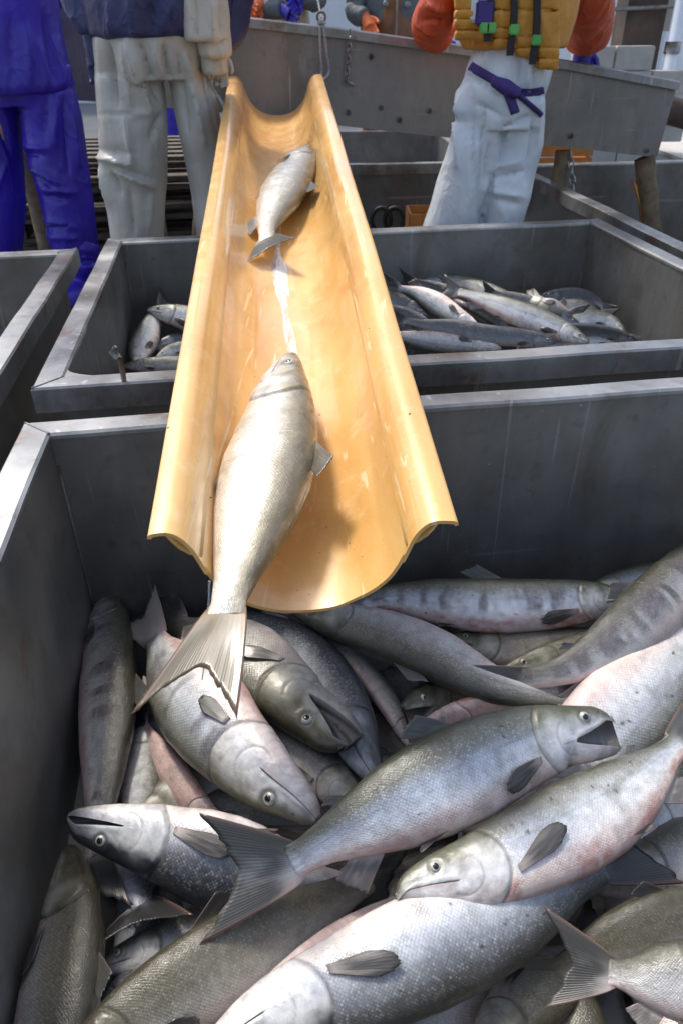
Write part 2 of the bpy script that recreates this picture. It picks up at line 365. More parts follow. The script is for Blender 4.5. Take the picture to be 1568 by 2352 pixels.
    Zc = Zc*(1-(.22 if gape == 0 else .85)*mouth)
    # maxilla
    mx = np.exp(-((ang-radians(-10))/radians(5))**2)*sst(xm+.02, xm-.06, X)*sst(.02, .1, X); Zc = Zc*(1+.06*mx)
    # eye socket
    ex, ey = .44*hs/1.15, .075
    re = np.sqrt((X-ex)**2+(Yc-ey)**2); Zc = Zc*(1-.05*np.exp(-(re/.075)**2) + .05*np.exp(-((re-.095)/.03)**2))
    if hook: Yc = Yc - hook*.12*np.clip(1-X/.2, 0, 1)**2*(sn > -.25)
    if gape:
        hx, hy = xm+.06, -.06
        am = radians(gape)*np.where(ang < thm, 1., 0.)*sst(hx+.16, hx-.12, X)
        dx, dy = X-hx, Yc-hy; Xn = hx+dx*np.cos(am)-dy*np.sin(am)*1; Yn = hy+dx*np.sin(am)+dy*np.cos(am)
        # jaw drops ventrally (dx<0 so positive rotation lowers it)
        Xr = np.where(am > 0, Xn, X); Yc = np.where(am > 0, Yn, Yc); Sg2 = Xr/LR
    else: Sg2 = Sg
    wob = (fbm(X*2.2, TH*1.5, seed)-.5)*.016
    co = mp(Sg2, Yc*(1+wob), Zc*(1+wob*2))
    nr_, nc = Sg.shape
    V_ = co.reshape(-1, 3)
    i = np.arange(nr_-1)[:, None]*nc; j = np.arange(nc)[None]; j2 = (j+1) % nc
    Fq = np.stack([i+j, i+j2, i+nc+j2, i+nc+j], -1).reshape(-1, 4)
    caps = [list(range(nc))[::-1], list(range((nr_-1)*nc, nr_*nc))]
    # colour
    p = PAL[pal]; v = np.sin(TH)
    vv = v + (fbm(X*3, v*2, seed+3)-.5)*.22
    stops = [-1, -.72, -.35, .05, .5, .82, 1]; cols = np.array([p['belly'], p['belly'], p['low'], p['side'], p['up'], p['back'], p['back']])
    c = np.stack([np.interp(vv, stops, cols[:, q]) for q in range(3)], -1)
    tint = fbm(X*1.3, v*.9+3, seed+5)[..., None]
    c = c*(1+(tint-.5)*np.array([.35, .3, .15]))
    lmask = lambda m, col, k: c*(1-(m*k)[..., None]) + np.array(col)*(m*k)[..., None]
    bodym = np.where(ophead, 0, 1)*sst(0, .03, e)*(X > cx)
    bx = X*7.6+vn(X*2, v*1.3, seed+8)*.9+fbm(X*5, v*6, seed+10)*.3; ba = sst(.40, .62, vn(bx, v*.8+2, seed+9)*.8+vn(bx*.9+4, v*3.2, seed+19)*.2)*sst(-.6, -.1, v)*sst(.9, .4, v)*bodym*(.55+.45*vn(X*9, v*9, seed+4))
    c = lmask(ba, (.085, .065, .08), bars)
    fine = fbm(X*16, v*5, seed+61); c = c*(1+(fine-.5)[..., None]*.45*bodym[..., None])
    c = lmask(sst(.55, .8, fbm(X*2.2, v*4+X, seed+66))*sst(-.5, .2, v)*bodym, tuple(q*.8 for q in p['up']), .5)
    c = lmask(sst(.55, .75, fbm(X*4, v*3, seed+21))*bodym*sst(.9, .3, v), (.14, .13, .085), .28)
    pk = sst(.40, .72, fbm(X*2.6, v*2.2+9, seed+11)*.6+fbm(X*11, v*6, seed+12)*.4)*sst(-.25, -.85, v)
    c = lmask(pk, (.50, .17, .14), pink)
    c = lmask(sst(-.93, -.995, v)*.8, (.55, .26, .22), pink)
    c = lmask(np.exp(-((v-.10)/.022)**2)*bodym, (.14, .14, .13), .38)
    hm = 1-bodym
    hn = fbm(X*7, Yc*8, seed+31)
    hc = np.stack([np.interp(vv+ (hn-.5)*.5, [-1, -.4, .1, .45, .7, 1], np.array([np.array(p['belly'])*.92, np.array(p['low'])*.95, np.array(p['head'])*1.1, np.array(p['up'])*1.1, np.array(p['back'])*1.4, p['back']])[:, q]) for q in range(3)], -1)
    hc = hc*(1+(fbm(X*14, Yc*14, seed+37)-.5)[..., None]*.6)
    vein = np.exp(-(np.abs(fbm(X*6+3, Yc*7, seed+71)-.5)/.025)**1.5); hc = hc*(1-vein*.22)[..., None]
    wp = sst(.52, .68, fbm(X*5, Yc*5, seed+73))*sst(.35, -.1, v); hc = hc*(1-.22*wp[..., None])+np.array([.66, .68, .68])*(.22*wp[..., None])
    dp = sst(.5, .7, fbm(X*8, Yc*9, seed+77)); hc = hc*(1-.22*dp[..., None])
    snt = sst(.34, .05, X)[..., None]*.55; hc = hc*(1-snt)+np.array(p['back'])*.9*snt
    c = c*(1-hm[..., None])+hc*hm[..., None]
    c = lmask(np.exp(-((X-.75*hs)/.1)**2-((Yc-.0)/.16)**2)*hm, tuple(min(.8, q*1.35) for q in p['low']), .5)
    c = lmask(np.clip(groove, 0, 1)*(.45+.55*vn(X*9, Yc*11, seed+91)), (.045, .04, .03), .85); c = lmask(groove2, (.16, .15, .12), .45)
    c = lmask(np.clip(np.exp(-((ang-thm)/radians(1.7 if not gape else .8))**2)*sst(xm, xm-.04, X), 0, 1), (.03, .02, .018) if not gape else (.012, .005, .005), .95)
    c = lmask(np.exp(-((ang-radians(-23))/radians(3.5))**2)*sst(xm, xm-.08, X), (.55, .33, .30), .5*pink+.1)
    c = lmask(np.exp(-((re-.075)/.022)**2), (.08, .075, .05), .7)
    c = lmask(np.exp(-(((X-.19)**2+(Yc-.075)**2)/.018**2)), (.02, .02, .02), .9)
    c = lmask(sst(.95, 1.0, Sg)*sst(.3, .7, vn(X*9, v*9, seed+2)), tuple(x*.55 for x in p['side']), .6)
    for _ in range(spots):
        sx = rnd.uniform(hs*1.1, LR*.8); sy = rnd.uniform(-.3, .3); r_s = rnd.uniform(.011, .024)
        wob2 = (vn(X*50, Yc*50, seed+41)-.5)*r_s*1.2
        c = lmask(sst(r_s, r_s*.55, np.sqrt((X-sx)**2*.6+(Yc-sy)**2)+wob2)*front, (.035, .018, .015), .9)
    sil = p['met']*sst(-.97, -.6, v)*sst(.95, .35, v)*(1-np.clip(ba*bars, 0, 1)*.6)*(1-np.clip(groove+mouth, 0, 1))
    cola = np.concatenate([np.clip(c, .003, .9), sil[..., None]], -1).reshape(-1, 4)
    suv = np.stack([X, np.where(front, TH, 0)*.33+0*X, bodym*sst(-.99, -.75, v), 0*X+1], -1).reshape(-1, 4)
    me = bpy.data.meshes.new('body')
    nf = len(Fq); me.vertices.add(len(V_)); me.vertices.foreach_set('co', V_.astype(np.float32).ravel())
    tot = nf*4+2*nc; me.loops.add(tot); me.polygons.add(nf+2)
    me.loops.foreach_set('vertex_index', np.r_[Fq.ravel(), caps[0], caps[1]].astype(np.int32))
    me.polygons.foreach_set('loop_start', np.r_[np.arange(nf)*4, nf*4, nf*4+nc].astype(np.int32))
    me.update(calc_edges=True); me.validate()
    me.polygons.foreach_set('use_smooth', np.ones(len(me.polygons), bool))
    # orientation
    set_attr(me, 'Col', cola); set_attr(me, 'suv', suv)
    me.materials.append(M['fish'])
    nrmv = np.cross(mp(np.array(.5), 0., 0.)-mp(np.array(.52), 0., 0.), mp(np.array(.5), .1, 0.)-mp(np.array(.5), 0., 0.))
    root = thing(name, label, 'fish', org, 0, group)
    b = bpy.data.objects.new('body', me); COL.objects.link(b); b.parent = root
    hand = np.dot(np.cross(T[30], Dv[30]), Lv[30])
    if hand > 0: me.flip_normals()

    def fin(nm, grid, c0, c1, lab=None, thick=.0045, ragged=.032):
        """grid(a,t)-> (s, Y, Z) arrays ; a across rays 0..1, t root->tip 0..1"""
        na, nt_ = max(8, int(30*res)), max(5, int(12*res))
        A, Tt = np.meshgrid(np.linspace(0, 1, na), np.linspace(0, 1, nt_), indexing='ij')
        rg = 1+(ragged*(vn(A*17, A*0, seed+len(nm))-.5)*2+ragged*1.2*(vn(A*43, A*0, seed+3)-.5)-ragged*2.2*sst(.8, .95, vn(A*11, A*0+2, seed+6)))*Tt
        s_, y_, z_ = grid(A, Tt*rg)
        rip = .0015*np.sin(A*62)*Tt + .02*(vn(A*3, Tt*2, seed+5)-.5)*Tt
        th_ = thick*(1-.75*Tt)
        top = mp(s_, y_, z_+rip+th_); bot = mp(s_, y_, z_+rip-th_)
        n1 = na*nt_; VV = np.vstack([top.reshape(-1, 3), bot.reshape(-1, 3)]); FF = []
        for a in range(na-1):
            for t in range(nt_-1):
                q = a*nt_+t; FF.append((q, q+1, q+nt_+1, q+nt_)); FF.append((n1+q, n1+q+nt_, n1+q+nt_+1, n1+q+1))
        for a in range(na-1):
            for t in (0, nt_-1):
                q = a*nt_+t; f4 = (q, q+nt_, n1+q+nt_, n1+q); FF.append(f4 if t == 0 else f4[::-1])
        for t in range(nt_-1):
            for a in (0, na-1):
                q = a*nt_+t; f4 = (q, n1+q, n1+q+1, q+1); FF.append(f4 if a == 0 else f4[::-1])
        o = mesh_obj(nm, VV, FF, M['fin'], None, True); o.parent = root
        if nm == 'tail_fin' and tbase is None:
            c0 = np.stack([np.interp(A*2-1, stops, cols[:, q]) for q in range(3)], -1)*.55
        elif nm == 'tail_fin': c0 = np.array(tbase)
        k_ = np.clip(sst(.0, .42, Tt) + (fbm(A*9, Tt*3, seed+2)-.5)*.9*sst(0, .3, Tt), 0, 1)[..., None]
        cc = np.array(c0)*(1-k_)+np.array(c1)*k_
        edge_ = (sst(.10, 0, A)+sst(.9, 1, A))[..., None]*.35
        cc = cc*(1-edge_)+np.array([.32, .16, .13])*edge_*(1-Tt[..., None]*.5)+cc*edge_*.0
        cc = np.concatenate([cc, np.ones(cc.shape[:2]+(1,))], -1).reshape(-1, 4)
        uv = np.stack([A, Tt, 0*A, 0*A+1], -1).reshape(-1, 4)
        set_attr(o.data, 'Col', np.vstack([cc, cc])); set_attr(o.data, 'suv', np.vstack([uv, uv]))
        if lab: o['label'] = lab
        return o
    base_c = tuple(x*.85 for x in p['side']); dk = tailcol
    if 't' not in (fins if 'x' in fins else fins+'t'): pass
    if 'x' not in fins:
        tf = radians(tfan)
        def tg(A, Tt):
            r = A*2-1; lx = (.47+.36*np.abs(r)**1.3)*tlen; ly = r*tspread*(1)
            x0 = -.10; y0 = r*.165
            y = y0+(ly-y0)*Tt**(.85); x = x0+(lx-x0)*Tt
            xr = x*cos(tf)-y*sin(tf); yr = x*sin(tf)+y*cos(tf)
            return 1+xr/LR, yr, .03*np.sin(A*5+seed)*Tt + tcurl*Tt**2
        fin('tail_fin', tg, base_c, dk, tail, .009)
    if 'd' in fins:
        def dg(A, Tt):
            s0 = .45+.11*A; y0 = prof(s0, 0)*.93
            return s0+Tt*(.10-.045*A), y0+Tt*(.27-.15*A), 0*A+.01+.05*Tt
        fin('dorsal_fin', dg, np.array(p['up']), dk)
    if 'f' in fins:
        def ag(A, Tt):
            s0 = .80+.025*A; return s0+Tt*.05, prof(s0, 0)*.9+Tt*(.10-.05*A), 0*A+.01
        fin('adipose_fin', ag, np.array(p['up']), dk)
    if 'p' in fins:
        pa, pl = pec
        def pg(A, Tt):
            an = radians(-11+22*A+pa); l = pl*(np.sin(np.clip(A*.94+.03, 0, 1)*pi)**.55*.55+.45)
            x = l*Tt*np.cos(an)**1; y = -l*Tt*np.sin(an)*1
            s0 = sh*1.0+.012
            yy = -.20-.035*(A-.5)*2+y; ssx = s0+x/LR
            ph = np.clip(yy/prof(ssx, 1), -.98, 0); zs = prof(ssx, 2)*np.maximum(1-ph**2, .05)**.41
            return ssx, yy, zs*1.0+.012+.03*Tt+.02*np.sin(A*3)*Tt
        fin('pectoral_fin', pg, np.array([.34, .30, .28]), (.05, .048, .045), None, .009)
    if 'v' in fins:
        def vg(A, Tt):
            an = radians(-10+22*A+6); l = .36; s0 = .60+.012*A
            yy = -prof(s0, 1)*.86-l*Tt*np.sin(an)*.6; ssx = s0+l*Tt*np.cos(an)/LR
            ph = np.clip(yy/prof(ssx, 1), -.97, 0)
            return ssx, yy, prof(ssx, 2)*np.maximum(1-ph**2, .05)**.41+.01+.02*Tt
        fin('pelvic_fin', vg, np.array([.45, .34, .31]), (.12, .09, .08))
    if 'a' in fins:
        def ng(A, Tt):
            s0 = .77+.09*A; y0 = -prof(s0, 1)*.9
            return s0+Tt*(.09-.03*A), y0-Tt*(.27-.16*A), 0*A+.005
        fin('anal_fin', ng, np.array([.40, .36, .35]), (.09, .085, .08))
    if 'n' in fins or True:
        if 'e' not in fins:
            er = .062
            se = ex/LR; zz = float(np.interp(0, [0], [0]))
            ys = ey; ph = ys/float(prof(np.array(se), 0)); zb = float(prof(np.array(se), 2))*max(1-ph*ph, .05)**.41
            def disc(nm, rad, hgt, zoff, mat, par, n=20):
                VV, FF = [], []
                prev = None
                for ri, (rf, hf) in enumerate([(1, 0), (.86, .55), (.55, .88), (0.0, 1)]):
                    if rf == 0: VV.append(mp(np.array(se), np.array(ys), np.array(zb+zoff+hgt))); break
                    for q in range(n):
                        a = 2*pi*q/n; VV.append(mp(np.array(se+rad*rf*cos(a)/LR), np.array(ys+rad*rf*sin(a)), np.array(zb+zoff+hgt*hf-.012*(ri == 0))))
                for ri in range(2):
                    for q in range(n): FF.append((ri*n+q, ri*n+(q+1) % n, (ri+1)*n+(q+1) % n, (ri+1)*n+q))
                for q in range(n): FF.append((2*n+q, 2*n+(q+1) % n, 3*n))
                o = mesh_obj(nm, VV, FF, mat, None, True); o.parent = par
                if hand > 0: pass
                return o
            eo = disc('eye', er, .028, -.002, M['iris'], root); po = disc('pupil', er*.60, .014, .019, M['pupil'], eo)
    return root
def hash_str(s_):
    h = 7
    for ch in s_: h = (h*131+ord(ch)) % 1000003
    return h

# ------------------------------------------------------------------ ground, quay, far wall
bm = bmesh.new(); add_box(bm, (0, 60, -.05), (160, 150, .1)); g = bm_obj('ground', bm, M['ground']); tag(g, kind='structure')
bm = bmesh.new(); add_box(bm, (24.4, 41, .01), (42, 68, .04)); g = bm_obj('quay_pavement', bm, M['quay']); tag(g, kind='structure')

# ------------------------------------------------------------------ steel fish tanks
YAW = radians(8.05)
def tank(label, corner, wid, dep, z=.532, rim=.055, bot=.04, yaw=YAW, lip=.052, mrim='rim', gus=(), anchor='nl', group='open steel fish tanks'):
    """corner: outer near-left rim corner (anchor 'nl') or far-left ('fl') or far-right ('fr')"""
    c, s = cos(yaw), sin(yaw); e1 = np.array([c, s, 0]); e2 = np.array([-s, c, 0])
    o = np.array([corner[0], corner[1], 0.])
    if anchor == 'fl': o = o-e2*dep
    if anchor == 'fr': o = o-e2*dep-e1*wid
    t = thing('fish_tank', label, 'fish tank', o, yaw, group)
    th = .004; ins = rim*.92; h = z-bot-.004
    def B(nm, cc, ss, mat, bev=.0, lab=None):
        bm = bmesh.new(); add_box(bm, cc, ss, None, bev); ob = bm_obj(nm, bm, M[mat], t, False, True)
        if lab: ob['label'] = lab
        return ob
    # walls (each a folded sheet), butted
    zc = bot+h/2
    B('side_wall', (ins, dep/2, zc), (th, dep-2*ins-th-.001, h), 'steel'); B('side_wall', (wid-ins, dep/2, zc), (th, dep-2*ins-th-.001, h), 'steel')
    B('end_wall', (wid/2, ins, zc), (wid-2*ins+th, th, h), 'steel'); B('end_wall', (wid/2, dep-ins, zc), (wid-2*ins+th, th, h), 'steel')
    B('bottom', (wid/2, dep/2, bot-.004), (wid-2*ins+.02, dep-2*ins+.02, .006), 'steel')
    # weld beads in the corners
    for (x, y) in ((ins+.004, dep-ins-.004), (wid-ins-.004, dep-ins-.004), (ins+.004, ins+.004), (wid-ins-.004, ins+.004)):
        bm = bmesh.new(); add_tube(bm, [(x, y, bot+.01+i*.03) for i in range(int((h-.02)/.03))], .0035, 6); bm_obj('weld_seam', bm, M['rim'], t, True, True)
    # rims: flat top with folded lip outside and rolled bright inner edge
    def rimbar(a, b, inward):
        a, b, inward = np.array(a, float), np.array(b, float), np.array(inward, float)
        prof_ = [(0, -lip), (0, -.004), (.004, 0), (rim-.006, 0), (rim-.001, -.004), (rim, -.010), (rim-.004, -.012), (.004, -.005), (.004, -lip)]
        bm = bmesh.new(); rings = []
        L = np.linalg.norm(b-a); d = (b-a)/L; n = 40
        for i in range(n+1):
            t_ = i/n
            rng = []
            for (u, w_) in prof_:
                mit = u if True else 0
                p = a+d*(mit+(L-2*mit)*t_)+inward*u+np.array([0, 0, z+w_])
                p = p+np.array([0, 0, .0012])*(vn(np.array(t_*9.), np.array(L*7+a[0]*3), 5)-.5)*2+inward*.0016*(float(vn(np.array(t_*7.), np.array(a[1]*5), 9))-.5)*2
                rng.append(bm.verts.new(tuple(p)))
            rings.append(rng)
        m = len(prof_)
        for i in range(n):
            for q in range(m): bm.faces.new((rings[i][q], rings[i+1][q], rings[i+1][(q+1) % m], rings[i][(q+1) % m]))
        bm.faces.new(rings[0]); bm.faces.new(rings[-1][::-1]); bmesh.ops.recalc_face_normals(bm, faces=bm.faces)
        return bm_obj('rim', bm, M[mrim], t, False, True)
    rimbar((0, 0, 0), (wid, 0, 0), (0, 1, 0)); rimbar((0, dep, 0), (wid, dep, 0), (0, -1, 0))
    rimbar((0, 0, 0), (0, dep, 0), (1, 0, 0)); rimbar((wid, 0, 0), (wid, dep, 0), (-1, 0, 0))
    for (x, y) in ((0, 0), (0, dep), (wid, 0), (wid, dep)):   # weld ridge across each mitre
        sx = 1 if x == 0 else -1; sy = 1 if y == 0 else -1
        bm = bmesh.new(); add_tube(bm, [(x+sx*(.003+.05*q), y+sy*(.003+.05*q), z+.0005) for q in np.linspace(0, 1, 6)], .0022, 6)
        bm_obj('weld_seam', bm, M['gusset'], t, True, True)
    for (gx, gy, gs) in gus:
        bm = bmesh.new(); x0, y0 = (rim-.004 if gx == 0 else wid-rim+.004), (rim-.004 if gy == 0 else dep-rim+.004)
        sx = 1 if gx == 0 else -1; sy = 1 if gy == 0 else -1
        poly = [(x0, y0, z-.004)]
        for q in np.linspace(0, pi/2, 10):
            poly.append((x0+sx*gs*2.1*(1-sin(q)), y0+sy*gs*(1-cos(q)), z-.004))
        prism(bm, poly, (0, 0, -.003)); ob = bm_obj('corner_plate', bm, M['gusset'], t, False, True)
    for x in (.25, wid-.25):            # skids under the tank
        for y in (.2, dep-.2): B('foot', (x, y, (bot-.008)/2), (.12, .12, bot-.01), 'wood')
    return t
A1 = np.array([-.556, 1.166]); E2 = np.array([-sin(YAW), cos(YAW)])
tank('large stained steel tank nearest the camera heaped with salmon under the chute mouth', A1, 1.72, 1.24, anchor='fl')
tank('steel tank behind the nearest one, crossed by the yellow chute, half full of fish', (-.595, 1.31), 1.72, 1.243, gus=((0, 0, .06),))
tank('steel tank at the left edge beside the worker in blue trousers', (-.83, 2.42), 1.72, 1.24, anchor='fr')
tank('steel tank at the right edge with a diagonal rim below the wooden legs', (.86, 4.08), 1.3, 1.9, yaw=radians(6.3), anchor='fl', mrim='rim')
tank('dark steel tank behind the white trousers seen under the trough', (-.48, 4.13), 1.22, 1.55, yaw=radians(1.5), rim=.04)

# hook with a cord on the near rim of the second tank
hp = Pz(285, 872, .535)
t = thing('rim_peg', 'small upright metal peg on the front rim of the second tank', 'peg', hp)
bm = bmesh.new(); add_tube(bm, [hp+np.array([0, 0, 0]), hp+np.array([0, .002, .02]), hp+np.array([-.002, .004, .045])], .0055, 8); bm_obj('pin', bm, M['post'], t, True)
bm = bmesh.new(); add_tube(bm, [hp+np.array([-.005, .004, .044]), hp+np.array([-.012, .004, .055]), hp+np.array([-.006, .004, .066])], [.007, .009, .004], 8); bm_obj('pin_head', bm, M['rim'], t, True)

# ------------------------------------------------------------------ yellow fibreglass chute
k0 = .857; k1 = 2.88
def at_depth(x, y, dep_): return CC+ray(x, y)*dep_
Nr = at_depth(698, 1207, k0); Fr = at_depth(633, 172, k1)
AX = nrm(Fr-Nr); SD = nrm(np.cross(AX, [0, 0, 1.])); UPc = np.cross(SD, AX)
if UPc[2] < 0: UPc = -UPc
if SD[0] < 0: SD = -SD
LEN = np.linalg.norm(Fr-Nr)
half = [(-.1835, -.008), (-.182, -.004), (-.178, -.0015), (-.170, 0), (-.160, .0005), (-.150, -.002), (-.142, -.008), (-.135, -.017), (-.129, -.028), (-.124, -.041), (-.119, -.055), (-.112, -.071), (-.103, -.086), (-.091, -.099), (-.076, -.111), (-.058, -.120), (-.039, -.126), (-.019, -.129), (0, -.130)]
def refine(pp, m=3):
    pp = np.array(pp); q = np.vstack([2*pp[0]-pp[1], pp, 2*pp[-1]-pp[-2]]); out = []
    for i in range(len(pp)-1):
        a, b, c, d = q[i:i+4]
        for t in np.linspace(0, 1, m, endpoint=False): out.append(.5*(2*b+(c-a)*t+(2*a-5*b+4*c-d)*t*t+(3*b-a-3*c+d)*t**3))
    out.append(pp[-1]); return np.array(out)
half = [(u, w_ if w_ > -.03 else -.03+(w_+.03)*1.13) for u, w_ in half]
full = refine(half+[(-u, w_) for u, w_ in half[-2::-1]])
tn = np.gradient(full, axis=0); tn /= np.linalg.norm(tn, axis=1)[:, None]; nn = np.stack([tn[:, 1], -tn[:, 0]], 1)
outer = full+nn*.005*np.where(nn[:, 1:2] < 0, 1, 1)
ct = thing('fibreglass_chute', 'long yellow fibreglass chute running down from the trough into the nearest tank', 'chute', Nr)
def chute_pt(u, w_, a): return Nr+SD*u+UPc*w_+AX*a
VV, FF = [], []; NA = 90; m = len(full)
ring = np.vstack([full, outer[::-1]]); mm = len(ring)
for i in range(NA+1):
    a = LEN*i/NA; 
    for q, (u, w_) in enumerate(ring):
        ob = q if q < m else mm-1-q
        edge = (ob/(m-1)*2-1)
        wv = .0018*(float(vn(np.array(a*2.2), np.array(edge*2+3.), 4))-.5)*2
        ja = a
        if i == 0: ja = a+.006*(float(vn(np.array(u*30+9), np.array(1.), 6))-.5)+(.0 if abs(u) < .12 else -.004)
        VV.append(chute_pt(u+wv, w_+wv, ja))
for i in range(NA):
    for q in range(mm):
        FF.append((i*mm+q, i*mm+(q+1) % mm, (i+1)*mm+(q+1) % mm, (i+1)*mm+q))
for i in (0, NA):
    for q in range(m-1):
        f4 = (i*mm+q, i*mm+q+1, i*mm+mm-2-q, i*mm+mm-1-q); FF.append(f4 if i else f4[::-1])
co = mesh_obj('channel', VV, FF, M['chute'], ct, True)
b_ = bmesh.new(); b_.from_mesh(co.data); bmesh.ops.recalc_face_normals(b_, faces=b_.faces)
for e_ in b_.edges:
    if len(e_.link_faces) == 2 and e_.calc_face_angle(0) > .6: e_.smooth = False
b_.to_mesh(co.data); b_.free()
for sgn in (-1, 1):      # hollow stiffening ribs moulded under both lips
    rb = [(-.162, -.006), (-.156, -.0175), (-.149, -.029), (-.138, -.0385), (-.124, -.045)]
    bm = bmesh.new(); rings = []
    for i in range(31):
        a = .002+LEN*i/30
        outr = [chute_pt(-sgn*u if sgn > 0 else u, w_, a) for u, w_ in rb]; inr = [chute_pt(-sgn*(u+.002) if sgn > 0 else (u+.002), w_+.0035, a) for u, w_ in rb]
        rings.append([bm.verts.new(tuple(p)) for p in outr+inr[::-1]])
    for i in range(30):
        for q in range(10): bm.faces.new((rings[i][q], rings[i+1][q], rings[i+1][(q+1) % 10], rings[i][(q+1) % 10]))
    bm.faces.new(rings[0]); bm.faces.new(rings[-1][::-1]); bmesh.ops.recalc_face_normals(bm, faces=bm.faces)
    bm_obj('stiffening_rib', bm, M['chute'], ct, True)
    bm = bmesh.new(); prism(bm, [chute_pt((-sgn if sgn > 0 else 1)*u, w_, .010) for u, w_ in [(-.1575, -.0095), (-.152, -.020), (-.1455, -.0285), (-.137, -.034), (-.128, -.039), (-.1310, -.0345), (-.1375, -.0265), (-.1445, -.0175), (-.151, -.0105)]], AX*.2)
    bm_obj('rib_core', bm, M['dark'], ct)
def Pc(x, y, off):      # view ray onto a plane lying off above the channel floor
    d = ray(x, y); p0 = Nr+UPc*(-.143+off); return CC+d*(np.dot(p0-CC, UPc)/np.dot(d, UPc))

# ------------------------------------------------------------------ steel sorting trough with posts
def TP(x, y, off=0):     # trough face plane
    n = np.array([-sin(YAW), cos(YAW), 0]); p0 = np.array([-.39, 3.44, 0])+n*off; d = ray(x, y); return CC+d*(np.dot(p0-CC, n)/np.dot(d, n))
TN = np.array([-sin(YAW), cos(YAW), 0])
tt = thing('sorting_trough', 'long grey steel sorting trough sloping down to the right behind the chute', 'trough', (TP(800, 290)[0], TP(800, 290)[1], 0))
tl, tr, br, bl = TP(95, 12), TP(1556, 203), TP(1508, 362), TP(95, 222)
tm, bmid = TP(800, 90), TP(800, 291); tr0 = TP(1290, 157); 
top_line = [TP(330, 33), TP(560, 60), TP(800, 88), TP(1045, 122), TP(1300, 158), TP(1552, 205)]
bot_line = [TP(330, 243), TP(560, 262), TP(800, 291), TP(1045, 318), TP(1300, 338), TP(1508, 362)]
cuts = [(0, 2, .0), (2, 5, .002)]
for a, b, o_ in cuts:
    bm = bmesh.new(); base = [p+TN*o_ for p in top_line[a:b+1]]+[p+TN*o_ for p in bot_line[a:b+1][::-1]]
    prism(bm, base, TN*.004); bm_obj('front_panel', bm, M['trough'], tt)
bm = bmesh.new(); prism(bm, [p+TN*.36 for p in top_line]+[p+TN*.36 for p in bot_line[::-1]], TN*.004); bm_obj('back_panel', bm, M['trough'], tt)
bm = bmesh.new(); prism(bm, [p+TN*.006+np.array([0, 0, .012]) for p in bot_line]+[p+TN*.006+np.array([0, 0, .007]) for p in bot_line[::-1]], TN*.353); bm_obj('floor_panel', bm, M['trough'], tt)
for a, b in ((0, 2), (2, 5)):
    bm = bmesh.new(); L_ = [np.array(p)+np.array([0, 0, .002]) for p in top_line[a:b+1]]
    if a: L_[0] = L_[0]+nrm(L_[1]-L_[0])*.006
    pr_ = [(-.022, -.005), (-.022, .024), (-.016, .030), (.05, .030), (.055, .024), (.055, -.002)]
    rings = [[bm.verts.new(tuple(p+TN*q+np.array([0, 0, r]))) for q, r in pr_] for p in L_]
    for i in range(len(L_)-1):
        for q in range(6): bm.faces.new((rings[i][q], rings[i+1][q], rings[i+1][(q+1) % 6], rings[i][(q+1) % 6]))
    bm.faces.new(rings[0]); bm.faces.new(rings[-1][::-1]); bmesh.ops.recalc_face_normals(bm, faces=bm.faces)
    bm_obj('top_rail', bm, M['rim'], tt)
for (x, y) in ((875, 247), (862, 205) , (917, 275), (800, 258), (1310, 312), (1484, 345), (985, 255)):
    p = TP(x, y, -.003) if x != 862 else TP(852, 130, -.003)
    bm = bmesh.new(); add_tube(bm, [p+TN*.004, p-TN*.006, p-TN*.009], [.011, .011, .005], 10); bm_obj('bolt', bm, M['rim'], tt, True)
t = thing('sorting_trough', 'left section of steel trough seen between the blue and the grey-beige workers', 'trough', (Pd(200, 200, 4.05)[0], 4.05, 0))
tp_ = [Pd(10, -4, 4.05), Pd(200, 22, 4.05), Pd(345, 40, 4.05)]; bt_ = [Pd(10, 222, 4.05), Pd(200, 232, 4.05), Pd(345, 244, 4.05)]
bm = bmesh.new(); prism(bm, tp_+bt_[::-1], (0, .004, 0)); bm_obj('front_panel', bm, M['trough'], t)
bm = bmesh.new(); prism(bm, [q+np.array([0, .35, 0]) for q in tp_+bt_[::-1]], (0, .004, 0)); bm_obj('back_panel', bm, M['trough'], t)
bm = bmesh.new(); prism(bm, [q+np.array([0, .006, .012]) for q in bt_]+[q+np.array([0, .006, .007]) for q in bt_[::-1]], (0, .342, 0)); bm_obj('floor_panel', bm, M['trough'], t)
bm = bmesh.new(); prism(bm, [q+np.array([0, -.02, .03]) for q in tp_]+[q+np.array([0, -.02, .002]) for q in tp_[::-1]], (0, .06, 0)); bm_obj('top_rail', bm, M['rim'], t)
for x_ in (30, 330):
    q = Pd(x_, 240, 4.2); bm = bmesh.new(); add_tube(bm, [(q[0], 4.2, .0), (q[0], 4.2, q[2]+.02)], .035, 12); bm_obj('leg', bm, M['post'], t, True)
# wooden legs under the trough
def post(nm, lab, x0, y0, x1, y1, dy, wpx, mat='post', cat='post', D=None, round_=True):
    a = TP(x0, y0, dy); d1 = a[1]; b = Pd(x1, y1, d1-.02); dirn = nrm(b-a); b = a+dirn*(-a[2]/dirn[2]); W_ = wpx/F*depth(a)
    t = thing(nm, lab, cat, b)
    bm = bmesh.new(); n = 16; pts = [a+(b-a)*i/n+np.array([.003*sin(i*1.7), 0, 0]) for i in range(n+1)]
    add_tube(bm, pts, [W_/2*(1+.05*sin(i*2.3)) for i in range(n+1)], 14); bm_obj('shaft', bm, M[mat], t, True)
    bm = bmesh.new(); add_tube(bm, [b+np.array([0, 0, .0]), b+np.array([0, 0, .05])], W_*.56, 14); bm_obj('foot_collar', bm, M['dark'], t, True)
    return t
post('trough_post', 'slanting brown wooden post beside the white trousers under the trough', 1293, 345, 1266, 515, .03, 36)
post('trough_post', 'pale split wooden post under the right end of the trough', 1478, 362, 1492, 500, .03, 44)
